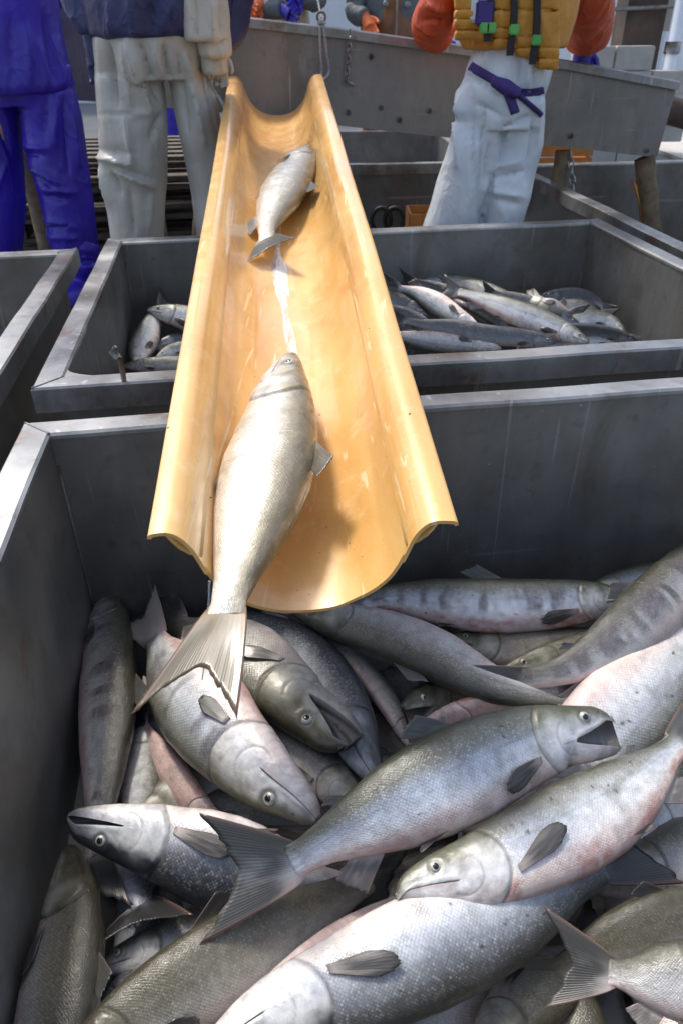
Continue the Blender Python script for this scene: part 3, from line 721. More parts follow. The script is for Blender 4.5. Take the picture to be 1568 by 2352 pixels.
post('trough_post', 'wooden post under the trough hidden behind the beige trousers', 470, 250, 462, 500, .2, 40)
# splinter on the pale post
p = TP(1462, 400, .03); bm = bmesh.new(); prism(bm, [Pd(1452, 415, p[1]-.05), Pd(1462, 425, p[1]-.05), Pd(1474, 505, p[1]-.05), Pd(1468, 470, p[1]-.05)], (0, .02, 0))
sp_ = bm_obj('wood_splinter', bm, M['ochre']); tag(sp_, 'thin ochre splinter sticking out beside the pale post', 'splinter')

# rope, pin chain, hanging chain
def rope(nm, lab, pts, rad, mat, cat, strands=True):
    pts = refine([tuple(p) for p in pts], 12) if len(pts) < 30 else np.array(pts)
    o = thing(nm, lab, cat, pts[0])
    for s_ in range(2 if strands else 1):
        bm = bmesh.new(); q = []
        for i, p in enumerate(pts):
            ph = i*1.1+s_*pi; q.append(p+np.array([cos(ph), sin(ph)*.3, sin(ph)*.8])*rad*(.5 if strands else 0))
        add_tube(bm, q, rad*(.75 if strands else 1), 7); bm_obj('strand', bm, M[mat], o, True)
    return o
rope('tie_rope', 'left strand of grey rope tying the chute corner to the trough rail', [TP(736, 55, -.03), TP(735, 70, -.05), TP(736, 120, -.055), TP(738, 168, -.05), Fr+SD*.15+UPc*(-.02)-AX*.03], .0045, 'rope', 'rope')
rope('tie_rope', 'right strand of grey rope tying the chute corner to the trough rail', [TP(741, 52, -.03), TP(745, 72, -.05), TP(750, 120, -.055), TP(755, 168, -.05), Fr+SD*.165+UPc*(-.02)-AX*.05], .0045, 'rope', 'rope')
pk = TP(738, 46, -.03)
t = thing('rope_knot', 'rusty shackle and knot on the trough rail above the chute corner', 'shackle', pk)
bm = bmesh.new(); add_tube(bm, [pk+np.array([.016*cos(a), -.004, .016*sin(a)+.01]) for a in np.linspace(0, 2*pi, 18)], .005, 7); bm_obj('ring', bm, M['post'], t, True)
bm = bmesh.new(); add_tube(bm, [pk+np.array([-.012, -.006, -.01]), pk+np.array([0, -.014, -.004]), pk+np.array([.014, -.006, -.012])], .008, 8); bm_obj('knot', bm, M['rope'], t, True)
rope('cord', 'thin pale cord rising past the trough rail at the top', [TP(738, 40, -.02), TP(733, 15, .02), TP(728, -15, .06)], .004, 'rope', 'cord')
rope('side_cord', 'thin grey cord falling from the beige worker to the left chute lip', [Pd(452, 92, 3.0), Pd(463, 130, 2.98), Pd(482, 190, 2.95), Pd(512, 238, 2.9), Pd(520, 262, 2.85)], .005, 'rope', 'cord')
def chain(lab, a, b, link, rad, n=None, pin=None):
    a, b = np.array(a), np.array(b); L_ = np.linalg.norm(b-a); d = (b-a)/L_; n = n or int(L_/(link*.78)); t = thing('chain', lab, 'chain', a)
    s1 = nrm(np.cross(d, [.3, 1, 0])); s2 = np.cross(d, s1)
    for i in range(n):
        c = a+d*(i+.5)*L_/n; sd_ = nrm(s1*(1 if i % 2 else .35)+s2*(.2 if i % 2 else 1)); bm = bmesh.new()
        pts = [c+d*(link/2)*cos(q)+sd_*(link*.27)*sin(q) for q in np.linspace(0, 2*pi, 13)]
        add_tube(bm, pts, rad, 6, False); bm_obj('link', bm, M['chain'], t, True)
    if pin is not None:
        bm = bmesh.new(); add_tube(bm, [pin[0], pin[0]+(np.array(pin[1])-pin[0])*.12, pin[0]+(np.array(pin[1])-pin[0])*.13, pin[1]], [.013, .013, .008, .008], 10); bm_obj('pin', bm, M['rim'], t, True)
    return t
chain('rusty short chain with a steel pin hanging from the trough rail right of the chute', TP(803, 88, -.03), TP(795, 184, -.03), .034, .0035, 7, (TP(791, 184, -.04), TP(811, 195, -.04)))
chain('long galvanised chain hanging down beside the slanting wooden post', TP(1308, 345, .0), Pd(1321, 520, 3.55), .045, .0045)

# ------------------------------------------------------------------ wooden pallets and racks in the dark under the trough
def pallet(lab, cx, cy, z0, rz, w_=1.25, d_=1.0, slats=9, mat='wood', nl=1):
    t = thing('pallet', lab, 'pallet', (cx, cy, z0), rz, 'weathered pallets stacked under and behind the trough')
    h = 0
    for lv in range(nl):
        zb = lv*.15
        for i in range(3):
            bm = bmesh.new(); add_box(bm, (-w_/2+.05+i*(w_-.1)/2, 0, zb+.055), (.09, d_, .075), None, .003); bm_obj('bearer', bm, M[mat], t, False, True)
        for i in range(slats):
            y = -d_/2+.05+i*(d_-.1)/(slats-1)
            bm = bmesh.new(); add_box(bm, (0, y, zb+.105), (w_, .085, .022), None, .002); bm_obj('board', bm, M[mat], t, False, True)
        for i in (0, slats//2, slats-1):
            y = -d_/2+.05+i*(d_-.1)/(slats-1)
            bm = bmesh.new(); add_box(bm, (0, y, zb+.006), (w_, .085, .02), None, .002); bm_obj('board', bm, M[mat], t, False, True)
    return t
lv = ['lowest pallet of the stack between the blue and the grey-beige trousers', 'second pallet up in the stack seen between the blue and grey-beige trousers', 'third pallet up in the stack seen between the blue and grey-beige trousers', 'topmost pallet of the stack between the blue and the grey-beige trousers']
for i in range(4): pallet(lv[i], -1.25+.03*(i % 2), 4.75+.02*i, .0+.145*i, radians(4+3*(i % 3)), 1.3, 1.0, 6)
lv = ['lowest pallet of the stack between the grey-beige trouser legs', 'second pallet up behind the grey-beige trouser legs', 'third pallet up behind the grey-beige trouser legs', 'fourth pallet up, top of the stack behind the grey-beige trouser legs']
q_ = Pd(425, 400, 5.6)
lv = lv[:2]+['topmost pallet behind the grey-beige trouser legs']
for i in range(3): pallet(lv[i], q_[0]+.02*(i % 2), 5.9+.02*i, .145*i, radians(2-2*(i % 3)), 1.1, 1.0, 6)
pallet('single pallet lying flat on the floor beyond the blue worker at the left edge', -2.6, 4.6, 0, radians(10), 1.25, 1.0, 6)
# orange plank box behind the white worker
pa = Pz(1240, 320, .75); 
t = thing('wooden_crate', 'orange-brown wooden crate half hidden behind the slanting wooden post', 'crate', (1.15, 4.9, 0))
for i in range(4):
    bm = bmesh.new(); add_box(bm, (1.15, 4.85, .1+.145*i), (.75, .03, .135), None, .003); bm_obj('plank', bm, M['ochre'], t)
for sx in (-1, 1):
    for i in range(4):
        bm = bmesh.new(); add_box(bm, (1.15+sx*.36, 5.15, .1+.145*i), (.03, .55, .135), None, .003); bm_obj('plank', bm, M['ochre'], t)
bm = bmesh.new(); add_box(bm, (1.15, 4.82, .69), (.85, .10, .05), Matrix.Rotation(radians(14), 3, 'Y'), .004); bm_obj('top_rail', bm, M['ochre'], t)
# orange crate corner by the white trousers
cp = Pd(958, 494, 3.36)
t = thing('fish_box', 'yellow-orange plastic box corner beside the white trouser leg', 'box', (cp[0]+.1, 3.48, 0))
for (c_, s_) in (((cp[0]+.1, 3.38, cp[2]-.12), (.26, .012, .24)), ((cp[0]+.1, 3.58, cp[2]-.12), (.26, .012, .24)), ((cp[0]-.028, 3.48, cp[2]-.12), (.012, .188, .24)), ((cp[0]+.228, 3.48, cp[2]-.12), (.012, .188, .24))):
    bm = bmesh.new(); add_box(bm, c_, s_, None, .002); bm_obj('side', bm, M['ochre'], t)
bm = bmesh.new(); add_box(bm, (cp[0]+.1, 3.48, cp[2]-.25), (.26, .21, .012)); bm_obj('base', bm, M['ochre'], t)
bm = bmesh.new(); add_box(bm, (cp[0]+.1, 2.96, (cp[2]-.26)/2), (.24, .19, cp[2]-.262)); bm_obj('stand', bm, M['wood'], t)
# two black handles on the dark tank wall
for x, l_ in ((875, 'left black rubber ring'), (905, 'right black rubber ring')):
    c_ = Pd(x, 505, 4.05); bm = bmesh.new(); add_tube(bm, [c_+np.array([.05*cos(a), 0, .06*sin(a)]) for a in np.linspace(0, 2*pi, 20)], .012, 8, False)
    tag(bm_obj('rubber_ring', bm, M['dark'], None, True), l_+' hanging on the dark tank wall left of the white trousers', 'ring', 'rubber rings on the dark tank wall')

# ------------------------------------------------------------------ far buildings
bx_ = lambda c_, s_, mat, nm, t, bv=0: (lambda bm: (add_box(bm, c_, s_, None, bv), bm_obj(nm, bm, M[mat], t)))(bmesh.new())
t = thing('white_shed', 'white corrugated shed wall far behind the orange sleeve', 'building', (9, 13, 0))
for i in range(16):
    x = 2.2+i*.9
    bx_((x+.44, 13.1+.0*i, 2.4), (.88, .12, 4.0), 'whitewall', 'wall_panel', t, .02)
bx_((9.4, 13.2, .25), (14.6, .3, .5), 'block', 'plinth', t, .01)
bx_((9.4, 14.2, 4.5), (15, 2.4, .15), 'pillar', 'roof', t, .02)
t = thing('far_shed', 'bright white shed wall beyond the workers at the top centre', 'building', (-4, 16, 0))
for i in range(14):
    bx_((-10.5+i*.95, 16+.05, 2.2), (.93, .12, 4.4), 'whitewall', 'wall_panel', t, .02)
bx_((-4.3, 17.3, 4.5), (13.6, 2.6, .15), 'pillar', 'roof', t, .02)
# dark pillar leaning, with braces
pa, pb = Pd(1500, -60, 8.5), Pd(1462, 150, 8.5); dn = nrm(pb-pa); b0 = pb+dn*(-pb[2]/dn[2])*1.0; b0 = pb+dn*((.0-pb[2])/dn[2])
t = thing('dark_pillar', 'leaning dark rusty pillar in front of the white shed wall', 'pillar', b0)
bm = bmesh.new(); prism(bm, [b0+np.array([-.19, 0, 0]), b0+np.array([.19, 0, 0]), b0+np.array([.19, .35, 0]), b0+np.array([-.19, .35, 0])], (pa-b0)*1.7); bm_obj('shaft', bm, M['pillar'], t)
q = Pd(1528, 30, 8.7); bx_((q[0]+.0, 8.78, q[2]+.25), (.22, .14, .8), 'block', 'bracket', t, .01)
q = Pd(1480, 22, 8.45); bm = bmesh.new(); add_tube(bm, [q+np.array([-.45, 0, 0]), q+np.array([.5, 0, .03])], .018, 8); bm_obj('pipe', bm, M['rim'], t, True)
# concrete block wall
t = thing('block_wall', 'low wall of grey concrete blocks behind the right end of the trough', 'wall', (3.6, 8, 0))
for r in range(4):
    for i in range(4):
        bx_((1.7+i*.41+(.2 if r % 2 else 0), 8.0, .08+r*.2), (.40, .2, .192), 'block', 'block', t, .006)
q = Pd(1405, 110, 8.0); t = thing('loose_block', 'pale concrete blocks standing on top of the low block wall', 'block', (q[0], 8, .78))
for i in range(2): bx_((q[0]-.17+i*.36, 8, .78+.098), (.35, .2, .192), 'block', 'half', t, .008)
bx_2 = thing('downpipe', 'white round downpipe at the far right edge of the picture', 'pipe', Pd(1545, 100, 8.3)*np.array([1, 1, 0]))
bm = bmesh.new(); q = Pd(1545, 100, 8.3); add_tube(bm, [(q[0], q[1], .03), (q[0], q[1], 4)], .06, 14); bm_obj('tube', bm, M['whitewall'], bx_2, True)
bm = bmesh.new(); add_tube(bm, [(q[0], q[1], .9), (q[0], q[1], 1.0)], .075, 14); bm_obj('collar', bm, M['rim'], bx_2, True)
# dark round drum at right under the sky
q = Pz(1568, 330, .3)
t = thing('mooring_pipe', 'dark curved pipe lying on the pale quay at the right edge', 'pipe', (3.6, 6.2, 0))
bm = bmesh.new(); add_tube(bm, [(2.45, 6.6, .60), (2.8, 6.4, .52), (3.4, 6.2, .47), (4.4, 6.0, .44)], .10, 16); bm_obj('tube', bm, M['pillar'], t, True)
bm = bmesh.new(); add_box(bm, (3.6, 6.18, .17), (.4, .3, .34), None, .01); bm_obj('cradle', bm, M['wood'], t)

for (x, y, r0, w0, h0) in ((388, 985, .3, 7, 5), (848, 757, 1.2, 4, 7), (940, 953, .2, 7, 3), (484, 1145, 1.5, 3, 10), (735, 955, .8, 10, 2), (900, 1100, .1, 4, 3), (560, 1010, .4, 4, 3), (1008, 1030, 1.0, 5, 3)):
    u0 = (x-698)/365*.1835*(1+ (1207-y)/1207*.9); d_ = ray(x, y); best = None
    for t_ in np.linspace(.7, 3.2, 400):
        p_ = CC+d_*t_; u_0 = (p_-Nr)@SD; w_0 = (p_-Nr)@UPc
        if abs(u_0) < .183 and w_0 < np.interp(u_0, full[:, 0], full[:, 1]): best = p_; break
    if best is None: continue
    bm = bmesh.new(); mt_ = Matrix.Translation(Vector(tuple(best+UPc*.002))) @ Matrix.Rotation(r0, 4, 'Z') @ Matrix.Diagonal((w0/F, h0/F, .0015, 1))
    bmesh.ops.create_icosphere(bm, subdivisions=2, radius=.5, matrix=mt_); bm_obj('dirt_fleck', bm, M['dark'], ct, True)
k = NT('water'); M['water'] = k.set(Base_Color=(.8, .85, .9), Roughness=.08, Transmission_Weight=.6, Metallic=0.)
wa, wb = at_depth(481, 1335, .90), at_depth(464, 1560, 1.02)
bm = bmesh.new(); add_tube(bm, [wa+(wb-wa)*t_+np.array([.0015*sin(t_*9), 0, 0]) for t_ in np.linspace(0, 1, 14)], [.0016-.0008*t_ for t_ in np.linspace(0, 1, 14)], 6)
tag(bm_obj('water_trickle', bm, M['water'], None, True), 'thin trickle of water falling from the left lower edge of the chute', 'water')

# water down the middle of the channel; its white colour paints in reflected sky
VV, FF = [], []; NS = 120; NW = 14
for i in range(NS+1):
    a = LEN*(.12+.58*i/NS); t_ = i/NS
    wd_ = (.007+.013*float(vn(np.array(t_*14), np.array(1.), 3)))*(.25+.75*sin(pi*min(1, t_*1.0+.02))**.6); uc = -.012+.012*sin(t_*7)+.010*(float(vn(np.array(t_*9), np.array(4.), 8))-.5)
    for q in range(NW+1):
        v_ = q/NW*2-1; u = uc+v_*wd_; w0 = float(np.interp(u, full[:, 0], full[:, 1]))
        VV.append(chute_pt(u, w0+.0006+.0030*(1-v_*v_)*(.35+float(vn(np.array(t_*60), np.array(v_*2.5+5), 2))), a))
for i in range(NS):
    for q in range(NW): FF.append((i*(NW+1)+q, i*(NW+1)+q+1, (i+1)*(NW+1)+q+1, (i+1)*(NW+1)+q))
k = NT('water_sky_glare'); M['stream'] = k.set(Base_Color=(.93, .93, .90), Roughness=.1, Transmission_Weight=.25, Alpha=k.ramp(k.noise(22, 5, .7, stretch=(2.5, .5, 1)), [(.34, .25), (.52, .97)]), Normal=k.bump(k.noise(40, 4, stretch=(2, .6, 1)), .5, .003))
tag(mesh_obj('water_glare_streak', VV, FF, M['stream'], None, True), 'narrow stream of water down the middle of the yellow chute, coloured white as sky glare', 'water')

# ------------------------------------------------------------------ workers
def ell(bm, secs, seg=22, pw=1.0):
    rings = []
    for c, rx, ry in secs:
        r = []
        for k in range(seg):
            a = 2*pi*k/seg; r.append(bm.verts.new((c[0]+rx*cos(a), c[1]+ry*sin(a), c[2])))
        rings.append(r)
    for i in range(len(rings)-1):
        for k in range(seg): bm.faces.new((rings[i][k], rings[i][(k+1) % seg], rings[i+1][(k+1) % seg], rings[i+1][k]))
    bm.faces.new(rings[0]); bm.faces.new(rings[-1][::-1])
def limb(bm, pts, rad, seg=16):
    P_ = refine(np.array([tuple(p) for p in pts]), 5); R_ = np.interp(np.linspace(0, 1, len(P_)), np.linspace(0, 1, len(rad)), rad)
    add_tube(bm, P_, list(R_), seg)
def ball(bm, c, r, s=(1, 1, 1)):
    bmesh.ops.create_uvsphere(bm, u_segments=16, v_segments=12, radius=r, matrix=Matrix.Translation(Vector(tuple(c))) @ Matrix.Diagonal((*s, 1)))
def sec(xl, xr, y, D, ry=.11):
    a, b = Pd(xl, y, D), Pd(xr, y, D); return ((a+b)/2, abs(b[0]-a[0])/2, ry)
def remesh(name, bm, mat, parent, vox=.011, it=6, folds=(), rnd_amp=.0, rs=6, seed=1, st=(1, .4)):
    bmesh.ops.recalc_face_normals(bm, faces=bm.faces)
    me = bpy.data.meshes.new('tmp'); bm.to_mesh(me); bm.free(); ob = bpy.data.objects.new('tmp', me); COL.objects.link(ob)
    m1 = ob.modifiers.new('r', 'REMESH'); m1.mode = 'VOXEL'; m1.voxel_size = vox
    m2 = ob.modifiers.new('s', 'SMOOTH'); m2.factor = .5; m2.iterations = it
    dg = bpy.context.evaluated_depsgraph_get(); m = bpy.data.meshes.new_from_object(ob.evaluated_get(dg)); bpy.data.objects.remove(ob); bpy.data.meshes.remove(me)
    n = len(m.vertices); co = np.empty(n*3, np.float32); m.vertices.foreach_get('co', co); co = co.reshape(-1, 3).astype(float)
    no = np.empty(n*3, np.float32); m.vertices.foreach_get('normal', no); no = no.reshape(-1, 3).astype(float)
    px, py = proj(co); d = np.zeros(n); front = sst(-.1, .4, -(no @ nrm(f_)))
    for (x1, y1, x2, y2, w_, a_) in folds:
        vx, vy = x2-x1, y2-y1; L2 = vx*vx+vy*vy; t = np.clip(((px-x1)*vx+(py-y1)*vy)/L2, 0, 1)
        sd_ = ((px-x1)*vy-(py-y1)*vx)/sqrt(L2)
        dist = np.hypot(px-x1-t*vx, py-y1-t*vy); taper = np.sin(np.clip(t*.9+.05, 0, 1)*pi)**.5*np.exp(-np.maximum(dist-w_*4, 0)/w_)
        d += 2.0*a_*np.exp(-(dist/(w_*.85))**1.0)*taper*np.where(sd_ > 0, 1, .75)*front
    if rnd_amp:
        q = fbm(co[:, 0]*rs/st[0]+co[:, 1]*3+9, co[:, 2]*rs*st[1]+co[:, 0]*2.2, seed)
        d += rnd_amp*(1-np.abs(q*2-1)*3.0)
    co += no*d[:, None]; m.vertices.foreach_set('co', co.astype(np.float32).ravel()); m.update()
    m.polygons.foreach_set('use_smooth', np.ones(len(m.polygons), bool)); m.materials.clear(); m.materials.append(mat)
    o = bpy.data.objects.new(name, m); m.name = name; COL.objects.link(o)
    if parent: o.parent = parent; o.matrix_parent_inverse = parent.matrix_world.inverted()
    return o
def body_of(root, legs, hips, sh_z, cx, cy, arms, vox=.016, hx=None):
    hx = cx if hx is None else hx
    """one continuous figure: legs and arms are point lists"""
    bm = bmesh.new()
    for l in legs: limb(bm, l, [.055, .045, .038, .033, .033]); e = np.array(l[-1]); limb(bm, [e+np.array([0, .02, -.02]), e+np.array([0, -.03, -.03]), e+np.array([0, -.09, -.045])], [.03, .03, .02])
    ell(bm, [((hx, cy, hips-.07), .08, .055), ((hx, cy, hips+.05), .10, .07), ((hx*.6+cx*.4, cy, hips+.2), .10, .07), ((cx, cy, sh_z-.18), .155, .105), ((cx, cy, sh_z-.04), .16, .09), ((cx, cy, sh_z+.02), .07, .06)])
    for a in arms: limb(bm, a, [.045, .038, .03, .02]); ball(bm, a[-1], .02)
    limb(bm, [(cx, cy, sh_z-.03), (cx, cy-.01, sh_z+.10)], [.055, .05])
    hz = sh_z+.20; ball(bm, (cx, cy-.015, hz), .095, (.82, .98, 1.2)); ball(bm, (cx, cy-.075, hz-.07), .045, (1, .8, .8))
    limb(bm, [(cx, cy-.10, hz+.02), (cx, cy-.118, hz-.02), (cx, cy-.105, hz-.028)], [.010, .016, .013]); ball(bm, (cx, cy-.098, hz-.056), .02, (1.4, .5, .5))
    for s_ in (-1, 1): ball(bm, (cx+s_*.08, cy, hz-.01), .026, (.4, .7, 1.1)); ball(bm, (cx+s_*.034, cy-.088, hz+.035), .018, (1.4, .5, .4))
    o = remesh('body', bm, M['skin'], root, vox, 4)
    for s_ in (-1, 1):
        bm = bmesh.new(); ball(bm, (cx+s_*.033, cy-.097, hz+.012), .012); e = bm_obj('eye', bm, M['iris'], root, True)
        bm = bmesh.new(); ball(bm, (cx+s_*.033, cy-.106, hz+.012), .005); p_ = bm_obj('pupil', bm, M['pupil'], e, True); p_.matrix_parent_inverse = Matrix.Identity(4); p_.location = (0, 0, 0); p_.matrix_parent_inverse = e.matrix_world.inverted()
    bm = bmesh.new(); ball(bm, (cx, cy+.005, hz+.03), .108, (.87, 1.0, 1.12)); bmesh.ops.bisect_plane(bm, geom=bm.verts[:]+bm.edges[:]+bm.faces[:], plane_co=(cx, cy, hz+.045), plane_no=(0, .35, -1), clear_outer=True)
    bm_obj('cap', bm, M['navy'], root, True)
    return o
def hand(root, wrist, dirn, mat, size=.085, spread=1, curl=.4, thumb=1, nm='glove'):
    """palm with five separate bent fingers"""
    wrist = np.array(wrist); d = nrm(np.array(dirn, float)); s_ = nrm(np.cross(d, [0, 1, 0.15])); n = np.cross(s_, d); bm = bmesh.new(); k = size/.085
    limb(bm, [wrist-d*.03*k, wrist+d*.03*k, wrist+d*.075*k], [.030*k, .034*k, .036*k])
    for i, (off, ln) in enumerate(((-.030, .058), (-.010, .070), (.011, .074), (.031, .066))):
        b = wrist+d*.078*k+s_*off*k; add_tube(bm, [b-d*.03*k, b+d*ln*.45*k+s_*off*.12*spread*k, b+d*ln*.8*k-n*curl*.02*k+s_*off*.2*spread, b+d*ln*k*.98-n*curl*.05*k+s_*off*.22*spread], [.0115*k, .011*k, .0100*k, .008*k], 10)
    b = wrist+d*.02*k+s_*thumb*.03*k; add_tube(bm, [b, b+s_*thumb*.022*k+d*.022*k, b+s_*thumb*.032*k+d*.05*k-n*.01*k, b+s_*thumb*.03*k+d*.07*k-n*.02*k], [.014*k, .0135*k, .012*k, .009*k], 10)
    return remesh(nm, bm, mat, root, .0045, 2)
def on(ob, x, y, off=.004):
    dg = bpy.context.evaluated_depsgraph_get(); bvh = on.c.get(ob.name)
    if bvh is None:
        bm = bmesh.new(); bm.from_mesh(ob.data); bm.transform(ob.matrix_world); bvh = BVHTree.FromBMesh(bm); bm.free(); on.c[ob.name] = bvh
    d = Vector(tuple(nrm(ray(x, y)))); h = bvh.ray_cast(Vector(tuple(CC)), d)
    if h[0] is None: return None
    return np.array(h[0])-np.array(d)*off
on.c = {}
bpy.context.view_layer.update()
def band(name, ob, pts, wpx, mat, parent, th=.006, n=40, off=.003, dirpx=(0, 1)):
    """a strap lying on a surface: pts in view px along its centre line"""
    P2 = np.array(pts, float); t = np.r_[0, np.cumsum(np.linalg.norm(np.diff(P2, axis=0), axis=1))]; tt_ = np.linspace(0, t[-1], n)
    X = np.interp(tt_, t, P2[:, 0]); Y = np.interp(tt_, t, P2[:, 1]); gx, gy = np.gradient(X), np.gradient(Y); l = np.hypot(gx, gy)+1e-9
    nx, ny = -gy/l, gx/l; rows = []
    bm = bmesh.new()
    for i in range(n):
        r = []
        for q in (-1, -.5, 0, .5, 1):
            p = on(ob, X[i]+nx[i]*q*wpx/2, Y[i]+ny[i]*q*wpx/2, off)
            r.append(p)
        if any(p is None for p in r): continue
        rows.append(r)
    for k in range(2):                      # relax depth jumps
        for i in range(1, len(rows)-1):
            for q in range(5): rows[i][q] = (rows[i-1][q]+2*rows[i][q]+rows[i+1][q])/4
    if len(rows) < 2: return None
    dd = nrm(f_); rings = []
    for r in rows:
        top = [bm.verts.new(tuple(p-dd*th*(.6 if q in (0, 4) else 1))) for q, p in enumerate(r)]; bot = [bm.verts.new(tuple(p+dd*.004)) for p in r[::-1]]; rings.append(top+bot)
    m = 10
    for i in range(len(rings)-1):
        for q in range(m): bm.faces.new((rings[i][q], rings[i+1][q], rings[i+1][(q+1) % m], rings[i][(q+1) % m]))
    bm.faces.new(rings[0]); bm.faces.new(rings[-1][::-1]); bmesh.ops.recalc_face_normals(bm, faces=bm.faces)
    return bm_obj(name, bm, mat, parent, True)

def floor_pt(x, y, D, z=0): p = Pd(x, y, D); return np.array([p[0], D, z])
def leg_secs(rows, D, ry, foot, rfoot=.085):
    s_ = [sec(a, b, y, D, ry) for a, b, y in rows]; c, rx, _ = s_[-1]; s_.append(((foot[0], D+.01, .12), rfoot, .09)); s_.append(((foot[0], D+.01, .06), rfoot, .09)); return s_
def boots(root, feet, D, mat, lab=None):
    for fx in feet:
        bm = bmesh.new(); limb(bm, [(fx, D+.01, .30), (fx, D+.01, .12), (fx, D+.01, .06)], [.065, .06, .055]); limb(bm, [(fx, D+.06, .05), (fx, D-.05, .05), (fx, D-.16, .042), (fx, D-.19, .038)], [.05, .052, .05, .036])
        o = remesh('boot', bm, mat, root, .01, 4)
        bm = bmesh.new(); add_box(bm, (fx, D-.06, .012), (.10, .27, .024), None, .01); s_ = bm_obj('sole', bm, M['dark'], o, False); 

# --- worker in white trousers and mustard vest
D = 3.1
fL, fR = floor_pt(985, 700, D), floor_pt(1150, 700, D)
pw = thing('person', 'worker in white trousers with a purple belt and mustard vest over orange sleeves', 'person', (fL[0]*.5+fR[0]*.5, D, 0))
LW = [(1052, 1155, 270), (1030, 1146, 330), (1010, 1130, 400), (992, 1114, 455), (974, 1098, 510), (960, 1082, 560)]
RW = [(1150, 1250, 270), (1140, 1246, 330), (1126, 1226, 400), (1113, 1215, 455), (1103, 1196, 510), (1098, 1180, 560)]
bm = bmesh.new(); ell(bm, leg_secs(LW, D, .105, fL)); ell(bm, leg_secs(RW, D+.01, .105, fR))
ell(bm, [sec(1150, 1252, 330, D, .09), sec(1050, 1250, 290, D, .13), sec(1043, 1250, 250, D, .14), sec(1052, 1251, 215, D, .145), sec(1064, 1262, 180, D, .15), sec(1072, 1268, 150, D, .15), sec(1085, 1262, 110, D, .14), sec(1095, 1255, 60, D, .13)][1:])
wt = remesh('trousers', bm, M['white'], pw, .0075, 5, [
    (1055, 173, 1050, 380, 9, .016), (1078, 200, 1085, 420, 8, -.012), (1107, 262, 1102, 505, 10, -.02), (1096, 330, 1078, 470, 9, .010), (1150, 300, 1217, 268, 9, -.018), (1118, 420, 1125, 330, 8, -.014),
    (1135, 350, 1145, 470, 12, .012), (1126, 392, 1190, 372, 8, .010), (1130, 408, 1200, 395, 7, -.012), (1128, 440, 1196, 452, 8, .010), (1128, 455, 1190, 470, 7, -.010), (1225, 260, 1205, 420, 9, -.012), (1238, 230, 1228, 330, 7, .010),
    (1170, 130, 1160, 200, 7, .010), (1195, 135, 1190, 205, 7, -.014), (1212, 140, 1210, 200, 6, .012), (1228, 150, 1222, 208, 6, -.012), (1120, 110, 1105, 160, 9, .010), (1090, 240, 1150, 270, 10, -.010), (1175, 240, 1168, 320, 9, .012), (1060, 170, 1150, 215, 7, -.014), (1160, 216, 1250, 222, 7, -.014)], .006, 5, 3)
bt = band('belt', wt, [(1070, 146), (1095, 162), (1130, 182), (1150, 193)], 19, M['purple'], pw, .007, 20)
band('belt', wt, [(1150, 196), (1185, 212), (1215, 214), (1247, 209)], 16, M['purple'], pw, .007, 24)
kn = on(wt, 1160, 200, .012)
bm = bmesh.new(); limb(bm, [kn+np.array([-.05, 0, .02]), kn, kn+np.array([.05, -.005, -.022])], [.016, .026, .018]); bt2 = remesh('knot', bm, M['purple'], pw, .006, 3)
band('belt_end', wt, [(1163, 208), (1172, 232), (1182, 260)], 20, M['purple'], pw, .009, 14, .008)
band('belt_end', wt, [(1170, 203), (1200, 228), (1228, 252), (1248, 270)], 9, M['purple'], pw, .012, 18, .012)
legsW = [[sec(*r, D)[0] for r in LW[::2]]+[np.array([fL[0], D, .1])], [sec(*r, D)[0] for r in RW[::2]]+[np.array([fR[0], D, .1])]]
tc = Pd(1190, 0, D); shz = 1.42
lsh, rsh = np.array([tc[0]-.17, D, shz-.06]), np.array([tc[0]+.17, D, shz-.06])
aL = [lsh, Pd(1040, -70, D+.02), Pd(1005, 10, D+.06), Pd(985, 60, D+.14), Pd(1010, 96, D+.60)]
aR = [rsh, Pd(1338, -50, D+.1), Pd(1350, 30, D+.4), Pd(1346, 80, 3.68), Pd(1340, 112, 3.73)]
body_of(pw, legsW, .92, shz, tc[0], D, [aL, aR], hx=Pd(1150, 200, D)[0])
bm = bmesh.new(); limb(bm, aL[:4]+[Pd(1005, 78, D+.24)], [.075, .072, .07, .072, .06]); slL = remesh('sleeve', bm, M['orange'], pw, .009, 4, [(1035, 20, 975, 15, 8, .012), (1040, 45, 970, 48, 7, -.014), (1045, 62, 980, 78, 7, .012), (1030, 80, 990, 60, 6, -.01)], .012, 9, 5)
bm = bmesh.new(); limb(bm, aR[:4]+[Pd(1343, 96, 3.7)], [.085, .09, .09, .09, .075]); slR = remesh('sleeve', bm, M['orange'], pw, .009, 4, [(1312, 55, 1380, 72, 7, .012), (1312, 72, 1378, 88, 7, -.014), (1320, 95, 1376, 90, 6, .012), (1320, 20, 1376, 30, 8, -.012)], .012, 9, 8)
hand(pw, Pd(1340, 108, 3.72), (0, .1, -1), M['glove'], .10, curl=.5)
hand(pw, Pd(1010, 100, D+.55), (.1, .9, -.3), M['glove'], .09, curl=.3)
bm = bmesh.new()
V0 = [(1055, 1330, -150), (1048, 1332, -80), (1043, 1330, 0), (1042, 1322, 40), (1050, 1308, 80), (1062, 1296, 112)]
ell(bm, [sec(a, b, y, D, .17) for a, b, y in V0])
vest = remesh('vest', bm, M['yellow'], pw, .010, 4, [], .003, 5, 2)
